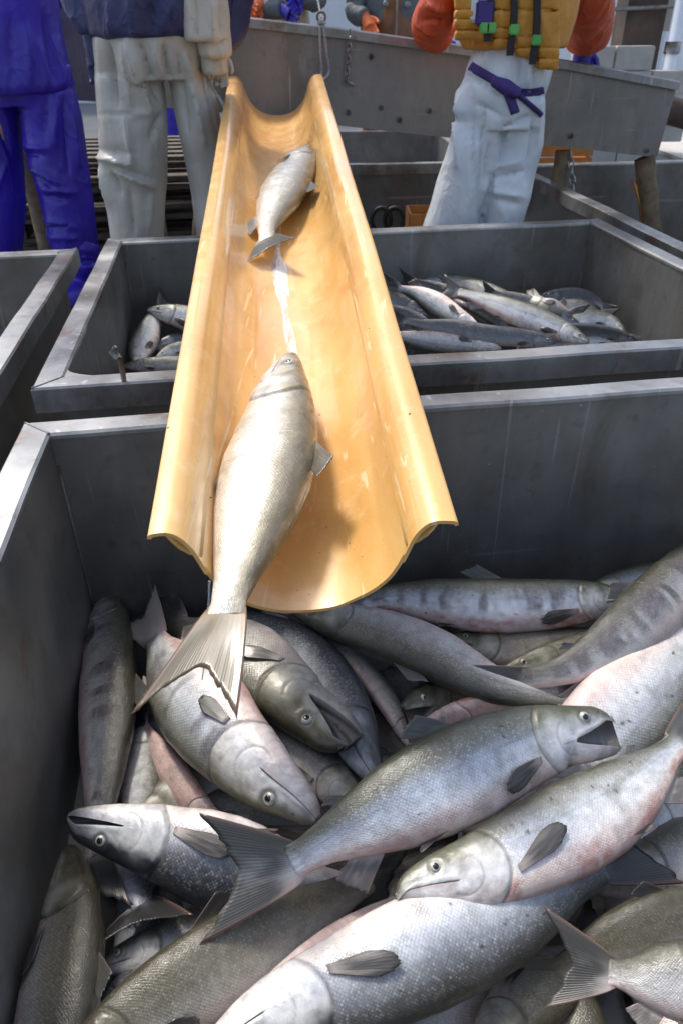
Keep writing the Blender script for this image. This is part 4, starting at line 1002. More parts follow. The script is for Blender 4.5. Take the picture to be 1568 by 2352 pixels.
# slanting hem panels that hang lower to the right, quilted
bpy.context.view_layer.update()
for i, (x0, x1, yb) in enumerate(((1046, 1120, 92), (1131, 1177, 112), (1183, 1231, 133), (1236, 1284, 158))):
    yo = (0, 12, 14, 10)[i]
    for (ya, yb2) in ((-90, -35), (-32, 22), (25, yb-48), (yb-46, yb-24), (yb-22, yb)):
        if yb2-ya < 6: continue
        cx_ = (x0+x1)/2; a = Pd(x0, ya-1, D-.178), Pd(x1, ya-1, D-.178), Pd(x1, yb2+1+yo*.3, D-.172), Pd(x0, yb2+1-yo*.3, D-.172)
        bm = bmesh.new(); prism(bm, a, (0, .05, 0)); bmesh.ops.subdivide_edges(bm, edges=bm.edges[:], cuts=3, use_grid_fill=True)
        remesh('padded_panel', bm, M['yellow'], pw, .0065, 3, [], .004, 16, i+3)
for pts in ([(1128, -60), (1125, 30), (1118, 95)], [(1180, -60), (1180, 40), (1170, 128)], [(1234, -60), (1232, 60), (1222, 148)]):
    P_ = [Pd(x, y, D-.192) for x, y in refine(pts, 5)]
    bm = bmesh.new()
    for a, b in zip(P_[:-1], P_[1:]): prism(bm, [a+np.array([-.011, 0, 0]), a+np.array([.011, 0, 0]), b+np.array([.011, 0, 0]), b+np.array([-.011, 0, 0])], (0, .012, 0))
    bm_obj('strap', bm, M['black'], pw)
for x, y in ((1127, 64), (1180, 68), (1231, 92), (1112, 64)):
    q = Pd(x, y, D-.2); bm = bmesh.new(); add_box(bm, q, (.034, .012, .030), None, .004); bm_obj('buckle', bm, M['green'], pw)
q = Pd(1112, 30, D-.185); bm = bmesh.new(); add_box(bm, q, (.06, .02, .07), None, .006); bm_obj('waist_strap', bm, M['purple'], pw)
q = Pd(1108, -25, D-.175); bm = bmesh.new(); add_box(bm, q, (.07, .02, .18), None, .008); bm_obj('bib', bm, M['white'], pw)
boots(pw, (fL[0], fR[0]), D, M['boot'])

# --- worker in grey-beige trousers and navy jacket
D = 2.96
fL, fR = floor_pt(330, 700, D), floor_pt(495, 700, D)
pb_ = thing('person', 'worker in grey-beige oilskin trousers and a navy jacket with a cream layer at the hip', 'person', ((fL[0]+fR[0])/2, D, 0))
LB = [(223, 370, 175), (226, 378, 230), (231, 382, 290), (232, 382, 350), (240, 381, 420), (250, 379, 490), (257, 377, 545), (265, 375, 600)]
RB = [(385, 480, 150), (398, 500, 215), (412, 512, 290), (428, 520, 370), (445, 530, 450), (455, 538, 545), (460, 540, 600)]
bm = bmesh.new(); ell(bm, leg_secs(LB, D, .12, fL)); ell(bm, leg_secs(RB, D+.03, .10, fR))
ell(bm, [sec(224, 470, 180, D, .12), sec(220, 482, 140, D, .14), sec(217, 482, 95, D, .15), sec(220, 478, 50, D, .15)])
bw = remesh('trousers', bm, M['beige'], pb_, .0075, 5, [
    (248, 100, 268, 245, 10, -.018), (292, 95, 342, 258, 11, .022), (318, 95, 362, 225, 9, -.018), (350, 100, 375, 190, 8, .012), (375, 105, 390, 190, 7, -.02), (280, 100, 300, 240, 10, .010),
    (287, 268, 302, 372, 8, .016), (300, 262, 345, 262, 6, .010), (372, 262, 345, 318, 8, -.018), (232, 362, 300, 380, 8, .020), (236, 346, 298, 352, 8, -.014), (266, 392, 346, 430, 9, .020), (275, 385, 350, 412, 7, -.016), (262, 398, 278, 446, 7, -.014), (298, 440, 308, 536, 9, -.014),
    (236, 385, 252, 470, 9, .012), (345, 440, 340, 530, 12, .010), (425, 130, 470, 330, 11, .018), (410, 130, 432, 300, 8, -.014), (460, 130, 500, 300, 8, -.016), (330, 215, 360, 260, 8, -.010), (232, 263, 380, 261, 3, -.006)], .006, 4.5, 6)
legsB = [[sec(*r, D)[0] for r in LB[::3]]+[np.array([fL[0], D, .1])], [sec(*r, D)[0] for r in RB[::3]]+[np.array([fR[0], D, .1])]]
tc = Pd(360, -20, D)
lsh, rsh = np.array([tc[0]-.19, D, 1.49]), np.array([tc[0]+.19, D, 1.49])
aL = [lsh, Pd(185, -80, D+.05), Pd(190, 0, D+.02), Pd(205, 60, D-.02), Pd(208, 85, D-.03)]
aR = [rsh, Pd(545, -80, D+.05), Pd(540, 0, D+.05), Pd(530, 70, D+.04), Pd(518, 95, D+.04)]
body_of(pb_, legsB, 1.09, 1.55, tc[0], D, [aL, aR], hx=Pd(350, 120, D)[0])
bm = bmesh.new(); ell(bm, [sec(195, 535, -140, D, .17), sec(190, 540, -60, D, .18), sec(192, 530, 10, D, .18), sec(200, 520, 60, D, .175), sec(207, 500, 88, D, .17)])
jk = remesh('jacket', bm, M['navy'], pb_, .011, 4, [(300, 0, 310, 85, 8, .01), (345, 10, 350, 85, 8, -.012), (250, 10, 255, 85, 8, .01), (390, 5, 385, 85, 9, .01)], .008, 7, 4)
for nm, q, rr, mt in (('sleeve', aL, [.07, .075, .07, .055, .04], 'navy'), ('sleeve', aR, [.07, .07, .06, .05, .04], 'navy')):
    bm = bmesh.new(); limb(bm, q, rr); remesh(nm, bm, M[mt], pb_, .011, 3, [], .006, 8, 4)
hand(pb_, Pd(212, 98, D-.02), (.1, 0, -1), M['navy'], .075); hand(pb_, Pd(505, 118, D+.0), (-.1, 0, -1), M['cream'], .06)
for i, (rows) in enumerate(([(424, 512, -60), (425, 522, 0), (427, 526, 50), (428, 524, 92)], [(455, 528, 40), (458, 530, 95), (466, 530, 130)], [(465, 524, 110), (470, 524, 168)])):
    bm = bmesh.new(); ell(bm, [sec(a, b, y, D-.10+.05*i, .085) for a, b, y in rows]); remesh('cream_layer', bm, M['cream'], pb_, .009, 3, [(450, 0, 452, 90, 7, -.012), (480, 0, 486, 92, 8, .012), (505, 10, 508, 92, 6, -.01), (478, 96, 486, 130, 6, .01)], .010, 10, 3+i)
boots(pb_, (fL[0], fR[0]), D, M['boot'])

# --- worker in blue, left edge
D = 3.62
fL, fR = floor_pt(5, 640, D), floor_pt(192, 640, D)
pu = thing('person', 'worker all in deep blue oilskins and blue boots at the left edge', 'person', ((fL[0]+fR[0])/2, D, 0))
LU = [(-60, 50, 240), (-58, 48, 300), (-52, 50, 380), (-45, 54, 460), (-38, 55, 540), (-30, 50, 600)]
RU = [(42, 170, 210), (52, 186, 270), (60, 197, 340), (80, 206, 400), (98, 214, 455), (110, 222, 520), (126, 226, 575)]
bm = bmesh.new(); ell(bm, leg_secs(LU, D+.05, .12, fL)); s_ = [sec(a, b, y, D, .12) for a, b, y in RU]; ell(bm, s_+[((s_[-1][0][0]+.005, D, .16), .085, .09)])
ell(bm, [sec(-62, 168, 240, D, .13), sec(-66, 166, 200, D, .15), sec(-62, 160, 150, D, .15)])
ut = remesh('trousers', bm, M['blue'], pu, .009, 4, [(49, 352, 98, 358, 7, -.018), (60, 340, 110, 342, 8, .014), (72, 384, 142, 425, 8, .02), (76, 398, 130, 440, 7, -.018), (102, 434, 171, 444, 8, .02), (104, 450, 150, 460, 7, -.014), (109, 508, 171, 524, 8, .014), (110, 524, 160, 520, 7, -.014), (110, 545, 175, 548, 7, .012),
    (128, 225, 126, 330, 8, .018), (148, 225, 158, 400, 8, -.014), (105, 225, 100, 320, 8, -.014), (165, 240, 182, 380, 7, .012), (-10, 260, 20, 350, 9, -.014), (10, 380, -20, 470, 9, .012)], .006, 4, 9)
legsU = [[sec(*r, D)[0] for r in LU[::2]]+[np.array([fL[0], D, .1])], [sec(*r, D)[0] for r in RU[::3]]+[np.array([fR[0], D, .1])]]
tc = Pd(50, -20, D); lsh, rsh = np.array([tc[0]-.19, D, 1.40]), np.array([tc[0]+.19, D, 1.40])
aL = [lsh, Pd(-90, -50, D), Pd(-95, 40, D-.05), Pd(-70, 120, D-.15)]; aR = [rsh, Pd(120, -60, D+.1), Pd(100, 10, D+.2), Pd(70, 30, D+.3)]
body_of(pu, legsU, .95, 1.46, tc[0], D, [aL, aR], hx=Pd(50, 180, D)[0])
bm = bmesh.new(); ell(bm, [sec(-50, 118, -140, D, .17), sec(-62, 125, -60, D, .18), sec(-66, 130, 0, D, .18), sec(-72, 142, 80, D, .185), sec(-76, 158, 150, D, .19), sec(-78, 170, 196, D, .195), sec(-70, 164, 212, D, .185)])
remesh('jacket', bm, M['blue'], pu, .011, 3, [(100, 30, 130, 190, 9, -.014), (60, 60, 70, 190, 10, .014), (20, 40, 30, 200, 10, -.012), (135, 60, 155, 190, 8, .012), (90, 100, 110, 195, 8, .01)], .006, 4, 12)
for q in (aL, aR):
    bm = bmesh.new(); limb(bm, q, [.075, .075, .065, .05]); remesh('sleeve', bm, M['blue'], pu, .011, 3, [], .008, 7, 4); hand(pu, q[-1], q[-1]-q[-2], M['glove'], .085)
bm = bmesh.new(); a = Pd(195, 560, D-.02); limb(bm, [a, Pd(192, 600, D-.05), np.array([fR[0], D-.02, .08])], [.075, .07, .06]); t0 = Pd(185, 640, D-.22); limb(bm, [np.array([fR[0]+.01, D+.06, .06]), np.array([fR[0], D-.05, .065]), np.array([fR[0]-.02, D-.2, .055]), np.array([fR[0]-.03, D-.27, .05])], [.055, .062, .062, .045]); bo = remesh('boot', bm, M['blue'], pu, .010, 4)
bm = bmesh.new(); add_box(bm, (fR[0]-.01, D-.10, .012), (.11, .33, .024), Matrix.Rotation(radians(6), 3, 'Z'), .01); bm_obj('sole', bm, M['dark'], bo)
bm = bmesh.new(); limb(bm, [(fL[0], D+.06, .3), (fL[0], D+.06, .07)], [.07, .06]); limb(bm, [(fL[0], D+.09, .06), (fL[0], D-.06, .06), (fL[0], D-.18, .05)], [.05, .058, .04]); remesh('boot', bm, M['blue'], pu, .010, 4)

# --- workers beyond the trough
def worker(label, x, D, mats, arms=(), extra=(), wpx=60, sh_z=1.42):
    c = Pd(x, 40, D); X = c[0]; r = thing('person', label, 'person', (X, D, 0)); w_ = wpx/F*depth(c)
    legs = [[np.array([X+s_*.09, D, .9]), np.array([X+s_*.1, D-.01, .5]), np.array([X+s_*.11, D, .1])] for s_ in (-1, 1)]
    A = []
    for i, s_ in enumerate((-1, 1)):
        sh = np.array([X+s_*.18, D, sh_z-.05])
        if i < len(arms) and arms[i] is not None:
            h = Pd(arms[i][0], arms[i][1], arms[i][2]); e = (sh+h)/2+np.array([s_*.08, .03, -.09]); A.append([sh, e, h])
        else: A.append([sh, np.array([X+s_*.25, D, 1.12]), np.array([X+s_*.22, D-.08, .92])])
    body_of(r, legs, .93, sh_z, X, D, A, .02)
    bm = bmesh.new()
    for s_ in (-1, 1): ell(bm, [((X+s_*.10, D, .93), .115, .12), ((X+s_*.11, D, .5), .10, .10), ((X+s_*.115, D, .12), .095, .095)])
    ell(bm, [((X, D, .82), .20, .14), ((X, D, 1.05), .20, .15)])
    remesh('trousers', bm, M[mats[0]], r, .014, 4, [], .008, 5, 3)
    bm = bmesh.new(); ell(bm, [((X, D, .97), w_, .15), ((X, D, 1.2), w_*.98, .16), ((X, D, sh_z-.04), w_*.9, .14), ((X, D, sh_z+.03), .09, .08)]); remesh('jacket', bm, M[mats[1]], r, .012, 4, [], .010, 7, int(x) % 9)
    for a in A:
        bm = bmesh.new(); limb(bm, a[:1]+[a[1]]+[a[2]], [.075, .065, .05]); remesh('sleeve', bm, M[mats[2]], r, .012, 3, [], .008, 9, 4); hand(r, a[2], a[2]-a[1]+np.array([0, 0, -.1]), M[mats[3]], .09, 1.3)
    if mats[4]:
        bm = bmesh.new(); ell(bm, [((X, D-.03, .7), w_*.8, .15), ((X, D-.03, 1.1), w_*.78, .152), ((X, D-.02, 1.3), w_*.55, .15)]); remesh('apron', bm, M[mats[4]], r, .011, 3, [], .010, 6, 7)
    for fx in (X-.115, X+.115):
        bm = bmesh.new(); limb(bm, [(fx, D, .3), (fx, D, .07)], [.07, .06]); limb(bm, [(fx, D+.04, .06), (fx, D-.08, .055), (fx, D-.18, .045)], [.05, .055, .04]); remesh('boot', bm, M['boot'], r, .012, 3)
    return r
r = worker('worker beyond the trough in a brown bib with grey sleeves and an orange glove', 905, 6.0, ('brown', 'grey', 'grey', 'oglove', 'brown'), ((838, 40, 5.85), None), wpx=78, sh_z=1.5)
for x_, y_ in ((885, 22), (935, 24)):
    q = Pd(x_, y_-12, 5.80); bm = bmesh.new(); ball(bm, q, .022, (1, .5, 1)); bm_obj('stud', bm, M['rim'], r, True)
q = Pd(910, 30, 5.80); bm = bmesh.new(); add_box(bm, q, (.016, .02, .34), None, .003); bm_obj('zip', bm, M['rim'], r)
worker('worker beyond the trough in a tan apron with a blue glove raised over the rail', 655, 6.05, ('tan', 'tan', 'grey', 'glove', 'tan'), ((650, 20, 5.85), (690, -8, 5.8)), wpx=62, sh_z=1.5)
worker('worker beyond the trough in a khaki jacket over orange-brown trousers', 572, 6.1, ('brown', 'brown', 'cream', 'oglove', None), ((556, 5, 5.9), (600, 5, 5.9)), wpx=44, sh_z=1.5)
worker('far worker in blue seen between the grey-beige trouser legs', 395, 9.2, ('blue', 'navy', 'navy', 'glove', None), (None, None), wpx=60)

# ------------------------------------------------------------------ salmon in the nearest tank
G1 = 'salmon heaped in the nearest tank'
f = fish
f('large silver salmon across the middle, head right with its mouth open', [(1398, 1640), (1320, 1672), (1190, 1712), (1040, 1780), (890, 1860), (770, 1925), (668, 1985)], 218, (-.3, -1), (.27, .27, .24), 9, 'silver', .3, .4, 5, 1.06, 30, hook=.9, fins='dpvaf', group=G1, pec=(14, .58), tfan=22, tspread=.56, tlen=1.05)
f('pale pink-bellied salmon with closed mouth, head just under the open-mouthed one', [(903, 2050), (990, 2020), (1110, 1990), (1250, 1925), (1390, 1850), (1490, 1775), (1560, 1705)], 208, (-.3, -1), (.245, .235, .22), -6, 'white', .05, .75, 9, 1.22, 0, hook=.7, fins='pvaf', group=G1, pec=(-14, .68), tfan=-10, tspread=.5)
f('big bright white salmon along the bottom with its belly up, head cut by the frame', [(440, 2460), (600, 2365), (760, 2290), (940, 2205), (1120, 2125), (1270, 2050), (1385, 1985)], 248, (.5, 1), (.21, .21, .19), -4, 'glit', .15, .15, 8, 1.25, 0, fins='pva', group=G1, pec=(-16, .62), tfan=0, tspread=.55, tailcol=(.03, .032, .03))
f('olive salmon with a wet glare stripe under the big white one at the bottom left', [(40, 2580), (200, 2440), (330, 2330), (470, 2235), (610, 2150), (750, 2075), (870, 2010)], 205, (-.6, -1), (.17, .17, .13), 14, 'olive', .1, .3, 0, 1.2, 0, fins='dpa', group=G1, tailcol=(.02, .02, .018))
f('peach-bellied salmon lying belly up between the olive and the big white one', [(440, 2470), (560, 2360), (680, 2260), (790, 2170), (880, 2095), (930, 2060)], 150, (.6, 1), (.16, .16, .14), -62, 'white', 0, .25, 0, 1.2, 0, fins='pve', group=G1, pec=(-20, .7), tailcol=(.012, .013, .014))
f('olive salmon standing head up against the left tank wall at the bottom', [(158, 1945), (165, 2010), (165, 2110), (150, 2230), (130, 2350), (105, 2480), (85, 2620), (70, 2720)], 205, (1, .1), (.14, .15, .15), 38, 'olive', .15, .2, 2, 1.0, 0, fins='dpe', group=G1)
f('salmon with a white head pointing left and dark scaled back, lower left', [(152, 1898), (240, 1912), (340, 1932), (450, 1965), (570, 2005), (690, 2030), (800, 2035)], 210, (-.15, 1), (.20, .19, .14), -12, 'darkw', 0, .2, 0, 1.25, 7, hook=.8, fins='pv', group=G1, pec=(-4, .62))
f('silver-cheeked salmon nose down in the centre left, belly turned up to the right', [(728, 1885), (672, 1835), (600, 1782), (520, 1700), (450, 1610), (395, 1530), (355, 1460)], 226, (-1, .75), (.225, .22, .19), -22, 'white', .8, .7, 2, 1.22, 0, fins='pvaf', group=G1, pec=(-6, .4), tspread=.35, tailcol=(.30, .28, .27))
f('olive striped salmon upright against the left tank wall with a bright glare stripe', [(252, 1352), (252, 1420), (254, 1520), (250, 1640), (240, 1760), (228, 1880), (220, 1970)], 138, (1, 0), (.15, .15, .14), 26, 'grey', .95, .5, 4, 1.05, 0, fins='dp', group=G1, pec=(6, .5))
f('blue-black salmon with glittering scales, head down under the olive head', [(872, 1800), (838, 1735), (800, 1650), (745, 1565), (675, 1490), (600, 1440), (540, 1415)], 150, (1, -.75), (.165, .165, .15), 0, 'dark', 0, .1, 0, 1.2, 0, fins='pve', group=G1, pec=(0, .5))
f('dark olive salmon with gaping jaws in the centre, body coming from under the chute fish', [(775, 1730), (728, 1670), (660, 1600), (580, 1535), (490, 1480), (400, 1430)], 205, (-.75, 1), (.20, .20, .16), 12, 'olive', .1, .2, 2, 1.15, 24, hook=1, fins='pe'.replace('e', ''), group=G1, pec=(-30, .5))
f('slim grey-green salmon between the silver-cheeked fish and the olive head', [(862, 1880), (800, 1825), (720, 1755), (640, 1695), (560, 1640), (490, 1590)], 125, (.75, -1), (.145, .14, .13), 10, 'grey', .4, .4, 1, 1.2, 0, fins='pa', group=G1)
f('pink-bellied striped salmon lying along the back wall, head right', [(1458, 1374), (1380, 1374), (1250, 1386), (1110, 1388), (970, 1378), (870, 1376), (800, 1400)], 128, (0, -1), (.19, .19, .17), 4, 'silver', .9, .9, 12, 1.12, 0, fins='dpva', group=G1, pec=(10, .7))
f('slate grey salmon curving from under the chute mouth, tail to the right', [(670, 1400), (770, 1428), (890, 1462), (1000, 1508), (1100, 1560), (1200, 1592), (1285, 1597)], 142, (-.4, 1), (.195, .20, .19), 30, 'grey', .15, .1, 0, 1.1, 0, fins='de', group=G1, tspread=.4, tailcol=(.10, .095, .10))
f('banded olive salmon diving from the top right corner, tail to the lower left', [(1640, 1235), (1590, 1292), (1520, 1370), (1440, 1450), (1350, 1515), (1265, 1550), (1195, 1560)], 142, (-.8, -1), (.23, .23, .21), 12, 'grey', .95, .4, 0, 1.15, 0, fins='dvaf', group=G1, tspread=.3)
f('salmon wedged under the pink striped one with only its gill cover showing', [(1020, 1462), (1070, 1472), (1160, 1486), (1280, 1490), (1400, 1480), (1500, 1470)], 105, (.1, -1), (.13, .13, .12), 0, 'olive', .4, .2, 1, 1.2, 0, fins='', group=G1)
f('dark-headed salmon peeping out behind the banded one with a bright round eye', [(1150, 1545), (1200, 1530), (1280, 1512), (1370, 1496), (1470, 1480), (1560, 1470)], 105, (-.1, -1), (.15, .15, .13), 5, 'olive', .2, .1, 0, 1.3, 0, fins='', group=G1)
f('small dark salmon face with an open mouth looking out of the gap', [(925, 1628, .20), (962, 1612, .17), (1030, 1595, .12), (1110, 1585, .09), (1190, 1580, .07)], 125, (.2, -1), .14, 28, 'olive', 0, .5, 0, 1.35, 30, fins='', group=G1, twist=0)
f('pink-throated salmon head between the small face and the open-mouthed fish', [(938, 1700), (985, 1672), (1060, 1645), (1150, 1625), (1240, 1615)], 100, (.3, 1), (.15, .16, .15), -50, 'pinky', 0, .9, 0, 1.5, 0, fins='e', group=G1)
f('very pale salmon under the right side, belly up beside the open mouth', [(1170, 1990), (1260, 1870), (1350, 1745), (1430, 1650), (1510, 1560), (1590, 1470), (1660, 1400)], 240, (1, .8), (.155, .165, .18), -22, 'white', 0, .1, 6, 1.1, 0, fins='e', group=G1)
f('blue-silver salmon showing a strip at the right edge below the pale pink one', [(1390, 1960), (1470, 1890), (1560, 1820), (1660, 1750), (1760, 1690)], 150, (-.5, -1), (.14, .14, .15), 0, 'silver', 0, .1, 0, 1.2, 0, fins='e', group=G1)
f('grey salmon with an olive back at the right edge behind the dark forked tail', [(1330, 2030), (1400, 2010), (1500, 1985), (1600, 1962), (1720, 1940)], 178, (-.1, -1), (.125, .125, .13), 4, 'grey', .1, .1, 0, 1.1, 0, fins='e', group=G1)
f('dark olive salmon back at the right edge above the lowest tail', [(1760, 2040), (1650, 2080), (1530, 2120), (1420, 2160), (1330, 2200), (1270, 2230)], 150, (-.3, -1), (.17, .17, .14), 30, 'olive', 0, .1, 0, 1.2, 0, fins='d', group=G1)
f('grey-scaled salmon leaving the bottom right corner with its forked tail spread', [(1900, 2270), (1780, 2265), (1660, 2258), (1560, 2252), (1470, 2248), (1395, 2232)], 178, (-.1, -1), (.25, .25, .24), 0, 'grey', 0, .2, 0, 1.1, 0, fins='av', group=G1, tfan=0, tspread=.62, tlen=1.05, tailcol=(.022, .022, .018))
f('brown-olive salmon under the lowest tail running off the bottom edge', [(1060, 2480), (1130, 2400), (1200, 2310), (1270, 2240), (1340, 2180)], 170, (1, .8), (.12, .12, .11), 20, 'olive', 0, .2, 0, 1.1, 0, fins='pe', group=G1)
f('half-buried salmon with a grey gill plate under a dark draped fin, bottom left', [(215, 2235), (270, 2205), (370, 2170), (480, 2140), (600, 2120)], 125, (-.2, -1), (.11, .115, .11), -10, 'grey', 0, .1, 0, 1.25, 0, fins='', group=G1)
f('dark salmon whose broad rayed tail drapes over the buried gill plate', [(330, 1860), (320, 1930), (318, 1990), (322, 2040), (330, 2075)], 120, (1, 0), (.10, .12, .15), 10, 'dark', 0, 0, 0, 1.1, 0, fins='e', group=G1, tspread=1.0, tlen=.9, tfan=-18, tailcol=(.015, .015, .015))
f('short stretch of scaly grey salmon between the upright one and the silver-cheeked one', [(345, 1640), (338, 1700), (330, 1780), (325, 1870), (320, 1960)], 96, (1, 0), (.11, .11, .11), 8, 'grey', .3, 0, 0, 1.1, 0, fins='e', group=G1)
f('pinkish salmon flank in the gap above the white-headed fish', [(520, 1900), (460, 1860), (410, 1800), (370, 1740), (330, 1660)], 85, (-1, 1), (.12, .12, .12), -40, 'pinky', 0, .5, 0, 1.1, 0, fins='e', group=G1)
f('pale bluish salmon along the back wall in the upper right of the tank', [(1330, 1370), (1400, 1352), (1490, 1335), (1590, 1322), (1700, 1310)], 90, (0, -1), (.15, .15, .15), 0, 'silver', .3, 0, 0, 1.1, 0, fins='e', group=G1)
f('slim grey salmon belly slanting between the glittering one and the small face', [(955, 1730), (915, 1650), (860, 1570), (800, 1500), (735, 1445), (690, 1420)], 74, (1, -1), (.135, .135, .13), -50, 'grey', 0, .1, 0, 1.1, 0, fins='e', group=G1)
f('dim grey salmon tail end directly below the chute mouth', [(600, 1395), (650, 1410), (700, 1428), (740, 1445), (775, 1470)], 80, (0, -1), (.11, .11, .11), 0, 'grey', 0, 0, 0, 1.1, 0, fins='e', group=G1)
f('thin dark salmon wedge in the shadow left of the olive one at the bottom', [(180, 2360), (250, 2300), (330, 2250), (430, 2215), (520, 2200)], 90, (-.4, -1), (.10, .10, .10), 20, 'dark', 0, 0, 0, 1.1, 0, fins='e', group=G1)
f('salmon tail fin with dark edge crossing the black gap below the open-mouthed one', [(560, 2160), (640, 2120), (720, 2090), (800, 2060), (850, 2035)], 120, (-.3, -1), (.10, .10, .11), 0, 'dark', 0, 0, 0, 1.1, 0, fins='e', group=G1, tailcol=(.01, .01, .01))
f('scaly salmon back between the two pale ones at the right', [(1130, 2110), (1200, 2070), (1290, 2020), (1380, 1960), (1450, 1900)], 120, (-.4, -1), (.14, .14, .14), 20, 'grey', 0, 0, 0, 1.1, 0, fins='e', group=G1)
# buried fish carrying the heap
rnd = random.Random(5)
for i in range(26):
    x = -.36+.17*(i % 7)+rnd.uniform(-.04, .04); y = .40+.17*(i//7)+rnd.uniform(-.05, .05); a = rnd.uniform(0, 2*pi); zb = .085+.0*(i % 2); Lh = .26
    x = min(x, .62); c_ = np.array([x+.12*(y < .6), y, zb])
    dv = np.array([cos(a), sin(a), 0.])*Lh
    ends = [c_-dv, c_+dv]
    # keep clear of the walls
    for e_ in ends:
        rel = e_[:2]-A1; e2v = rel@E2
        if e2v > -.09: c_ = c_ - np.array([E2[0], E2[1], 0])*(e2v+.09)
        e1v = rel@np.array([cos(YAW), sin(YAW)])
        if e1v < .1: c_ = c_ + np.array([cos(YAW), sin(YAW), 0])*(.1-e1v)
    P_ = [c_-dv, c_-dv*.5+np.array([0, 0, .01]), c_, c_+dv*.5, c_+dv*.98]
    f('dim salmon buried at the bottom of the nearest tank, only slivers showing', P_, .12*F/depth(c_), (0, -1), .1, rnd.uniform(-20, 30), rnd.choice(['grey', 'olive', 'dark']), .2, .1, 0, 1.15, 0, .4, fins='e', group='buried salmon in the nearest tank', seed=100+i)

# ------------------------------------------------------------------ salmon in the second tank
G2 = 'salmon lying in the second tank'
def z2(y): return float(np.interp(y, [640, 790], [.365, .245]))
def f2(lab, pts, h, d, pal, dz=0, **kw):
    h *= 1.15; kw.setdefault('res', .55); kw.setdefault('fins', 'pa')
    zz = [z2(p[1])+dz for p in pts]
    return fish(lab, [(p[0], p[1], q) for p, q in zip(pts, zz)], h, d, pal=pal, group=G2, **kw)
f2('white-bellied salmon slanting down beside the chute in the second tank', [(1105, 762), (1050, 732), (1000, 698), (955, 672), (915, 662)], 46, (-1, .6), 'white', .03, roll=-20)
f2('dark-backed salmon lying right of the white-bellied one in the second tank', [(1195, 765), (1130, 725), (1065, 690), (1000, 660), (945, 645)], 40, (.5, -1), 'dark', .02, roll=35)
f2('long bright white salmon in the middle of the second tank, head right', [(1352, 787), (1290, 758), (1220, 730), (1150, 705), (1090, 682), (1050, 670)], 52, (.4, -1), 'white', .045, fins='pva')
f2('olive salmon at the back of the second tank with its tail raised', [(1222, 722), (1170, 695), (1120, 672), (1075, 655), (1040, 655)], 40, (.5, -1), 'grey', .01)
f2('small salmon head facing out at the back of the second tank', [(1210, 668), (1222, 688), (1240, 705), (1270, 715), (1310, 720)], 46, (-1, -.2), 'olive', .03, gape=18)
f2('dark salmon lying across the far right corner of the second tank', [(1240, 680), (1280, 677), (1325, 680), (1365, 690), (1385, 705)], 34, (0, -1), 'dark', .0, roll=25)
f2('grey salmon gill and cheek under the dark one in the second tank', [(1245, 715), (1270, 708), (1300, 706), (1340, 712), (1380, 722)], 40, (0, -1), 'grey', .02)
f2('pale salmon bent over at the right of the second tank', [(1435, 765), (1405, 742), (1365, 734), (1320, 740), (1280, 752)], 42, (.2, -1), 'silver', .02)
f2('black-backed salmon along the front right of the second tank', [(1462, 782), (1410, 768), (1350, 760), (1280, 755), (1215, 745)], 32, (.2, -1), 'dark', .03, roll=40)
f2('long blue-grey salmon lying along the front of the second tank', [(1275, 786), (1200, 775), (1120, 768), (1040, 752), (970, 744), (925, 735)], 40, (.1, -1), 'dark', .05, roll=15)
f2('bright white salmon flank at the front beside the chute in the second tank', [(1150, 803), (1090, 795), (1020, 788), (950, 778), (890, 765)], 48, (.2, 1), 'white', .03, roll=-20)
f2('dark salmon tucked under the chute edge in the second tank', [(985, 728), (950, 708), (915, 695), (880, 680), (840, 670)], 44, (0, -1), 'dark', .01, roll=20)
f2('black salmon back below the dark one at the chute edge in the second tank', [(1000, 752), (960, 735), (920, 722), (880, 715), (840, 705)], 36, (0, -1), 'dark', .01, roll=25)
f2('pinkish pale salmon bent upright left of the chute in the second tank', [(312, 838), (322, 805), (338, 770), (352, 735), (372, 708)], 54, (-1, 0), 'white', .02, pink=.3)
f2('blue-white salmon running from the left into the shade of the chute', [(340, 712), (385, 718), (440, 732), (500, 748), (560, 760)], 56, (.1, -1), 'silver', .03, fins='p')
f2('grey-green salmon at the left front of the second tank by the peg', [(285, 840), (330, 838), (390, 836), (450, 838), (520, 842)], 34, (0, -1), 'grey', .02)
f2('dark salmon in the gap left of the chute in the second tank', [(350, 800), (400, 785), (450, 780), (510, 785), (570, 790)], 44, (0, -1), 'dark', .0)
f2('grey salmon with a bright flank under the chute left side', [(360, 822), (400, 805), (450, 800), (500, 805), (560, 812)], 36, (0, -1), 'silver', .02)
f2('slim white salmon slanting under the long bright one in the second tank', [(1260, 772), (1200, 748), (1140, 728), (1085, 705), (1040, 692)], 38, (.3, 1), 'white', .02, roll=-15)
f2('slim dark-backed salmon right behind the long bright one in the second tank', [(1330, 745), (1275, 722), (1220, 700), (1170, 682), (1130, 672)], 36, (.4, -1), 'dark', .025, roll=20)
f2('silver salmon along the far wall behind the raised tail in the second tank', [(1150, 668), (1090, 655), (1030, 648), (970, 650), (925, 655)], 34, (.1, -1), 'silver', -.01, roll=10)
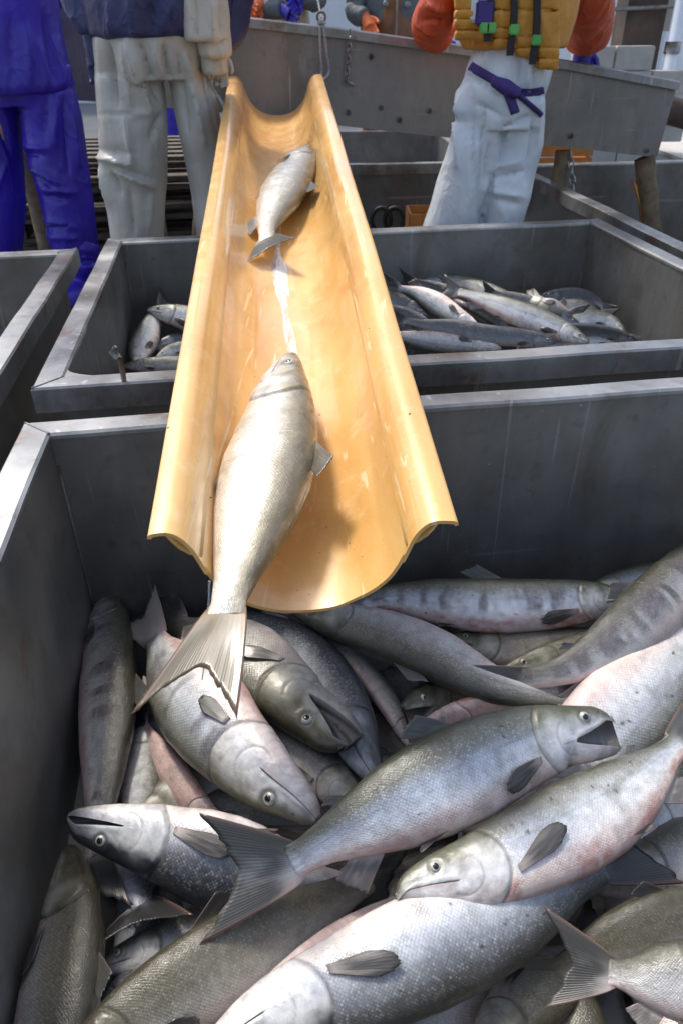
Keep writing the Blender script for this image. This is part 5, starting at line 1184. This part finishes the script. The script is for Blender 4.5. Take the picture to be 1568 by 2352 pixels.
f2('short dark salmon wedged at the right front corner in the second tank', [(1500, 790), (1450, 783), (1395, 778), (1340, 775), (1290, 778)], 34, (0, -1), 'dark', .015, roll=20)
f2('silver salmon with a bright flank at the right front by the rust mark', [(1430, 775), (1380, 782), (1320, 788), (1260, 790), (1210, 790)], 34, (0, -1), 'silver', .02)
rnd = random.Random(9); e1 = np.array([cos(YAW), sin(YAW), 0]); e2 = np.array([-sin(YAW), cos(YAW), 0]); o2 = np.array([-.595, 1.31, 0])
for i in range(28):
    u = .38+.19*(i % 6)+rnd.uniform(-.03, .03); v_ = .2+.17*((i//6) % 5)+rnd.uniform(-.02, .02); a = rnd.uniform(-.5, .5)+(pi if i % 2 else 0)
    c_ = o2+e1*u+e2*v_+np.array([0, 0, .12+.10*(v_/1.0)]); dv = (e1*cos(a)+e2*sin(a)*.6)*.25
    fish('dim salmon in the lower layer of the second tank, slivers showing', [c_-dv, c_-dv*.5, c_, c_+dv*.5, c_+dv], .12*F/depth(c_), (0, -1), .1, rnd.uniform(0, 40), rnd.choice(['grey', 'olive', 'dark', 'silver']), .2, .1, 0, 1.15, 0, res=.35, fins='e', group='buried salmon in the second tank', seed=300+i)

# ------------------------------------------------------------------ the two salmon sliding down the chute
def fc(lab, pts, h, d, off, **kw): return fish(lab, [Pc(p[0], p[1], off+(p[2] if len(p) > 2 else 0)) for p in pts], h, d, group='salmon sliding down the chute', **kw)
fc('small salmon high in the yellow chute, head towards the trough', [(705, 340), (690, 375), (662, 425), (632, 480), (615, 520), (612, 550)], 108, (1, .3), .05, pal='cream', roll=22, fins='dpva', pink=.05, spots=0, tspread=.45, tlen=.8, tfan=10, hs=1.3)
fc('large salmon sliding off the lower end of the chute, tail hanging over the tank', [(668, 815), (655, 880), (640, 980), (612, 1100), (575, 1220), (540, 1330), (515, 1415)], 214, (1, .15), .072, pal='cream', roll=22, fins='dv', pink=.05, spots=0, tspread=.42, tlen=1.15, tfan=-6, tailcol=(.050, .034, .010), tbase=(.17, .125, .06), hs=1.3, pec=(-12, .5))
print('objects', len(bpy.data.objects))
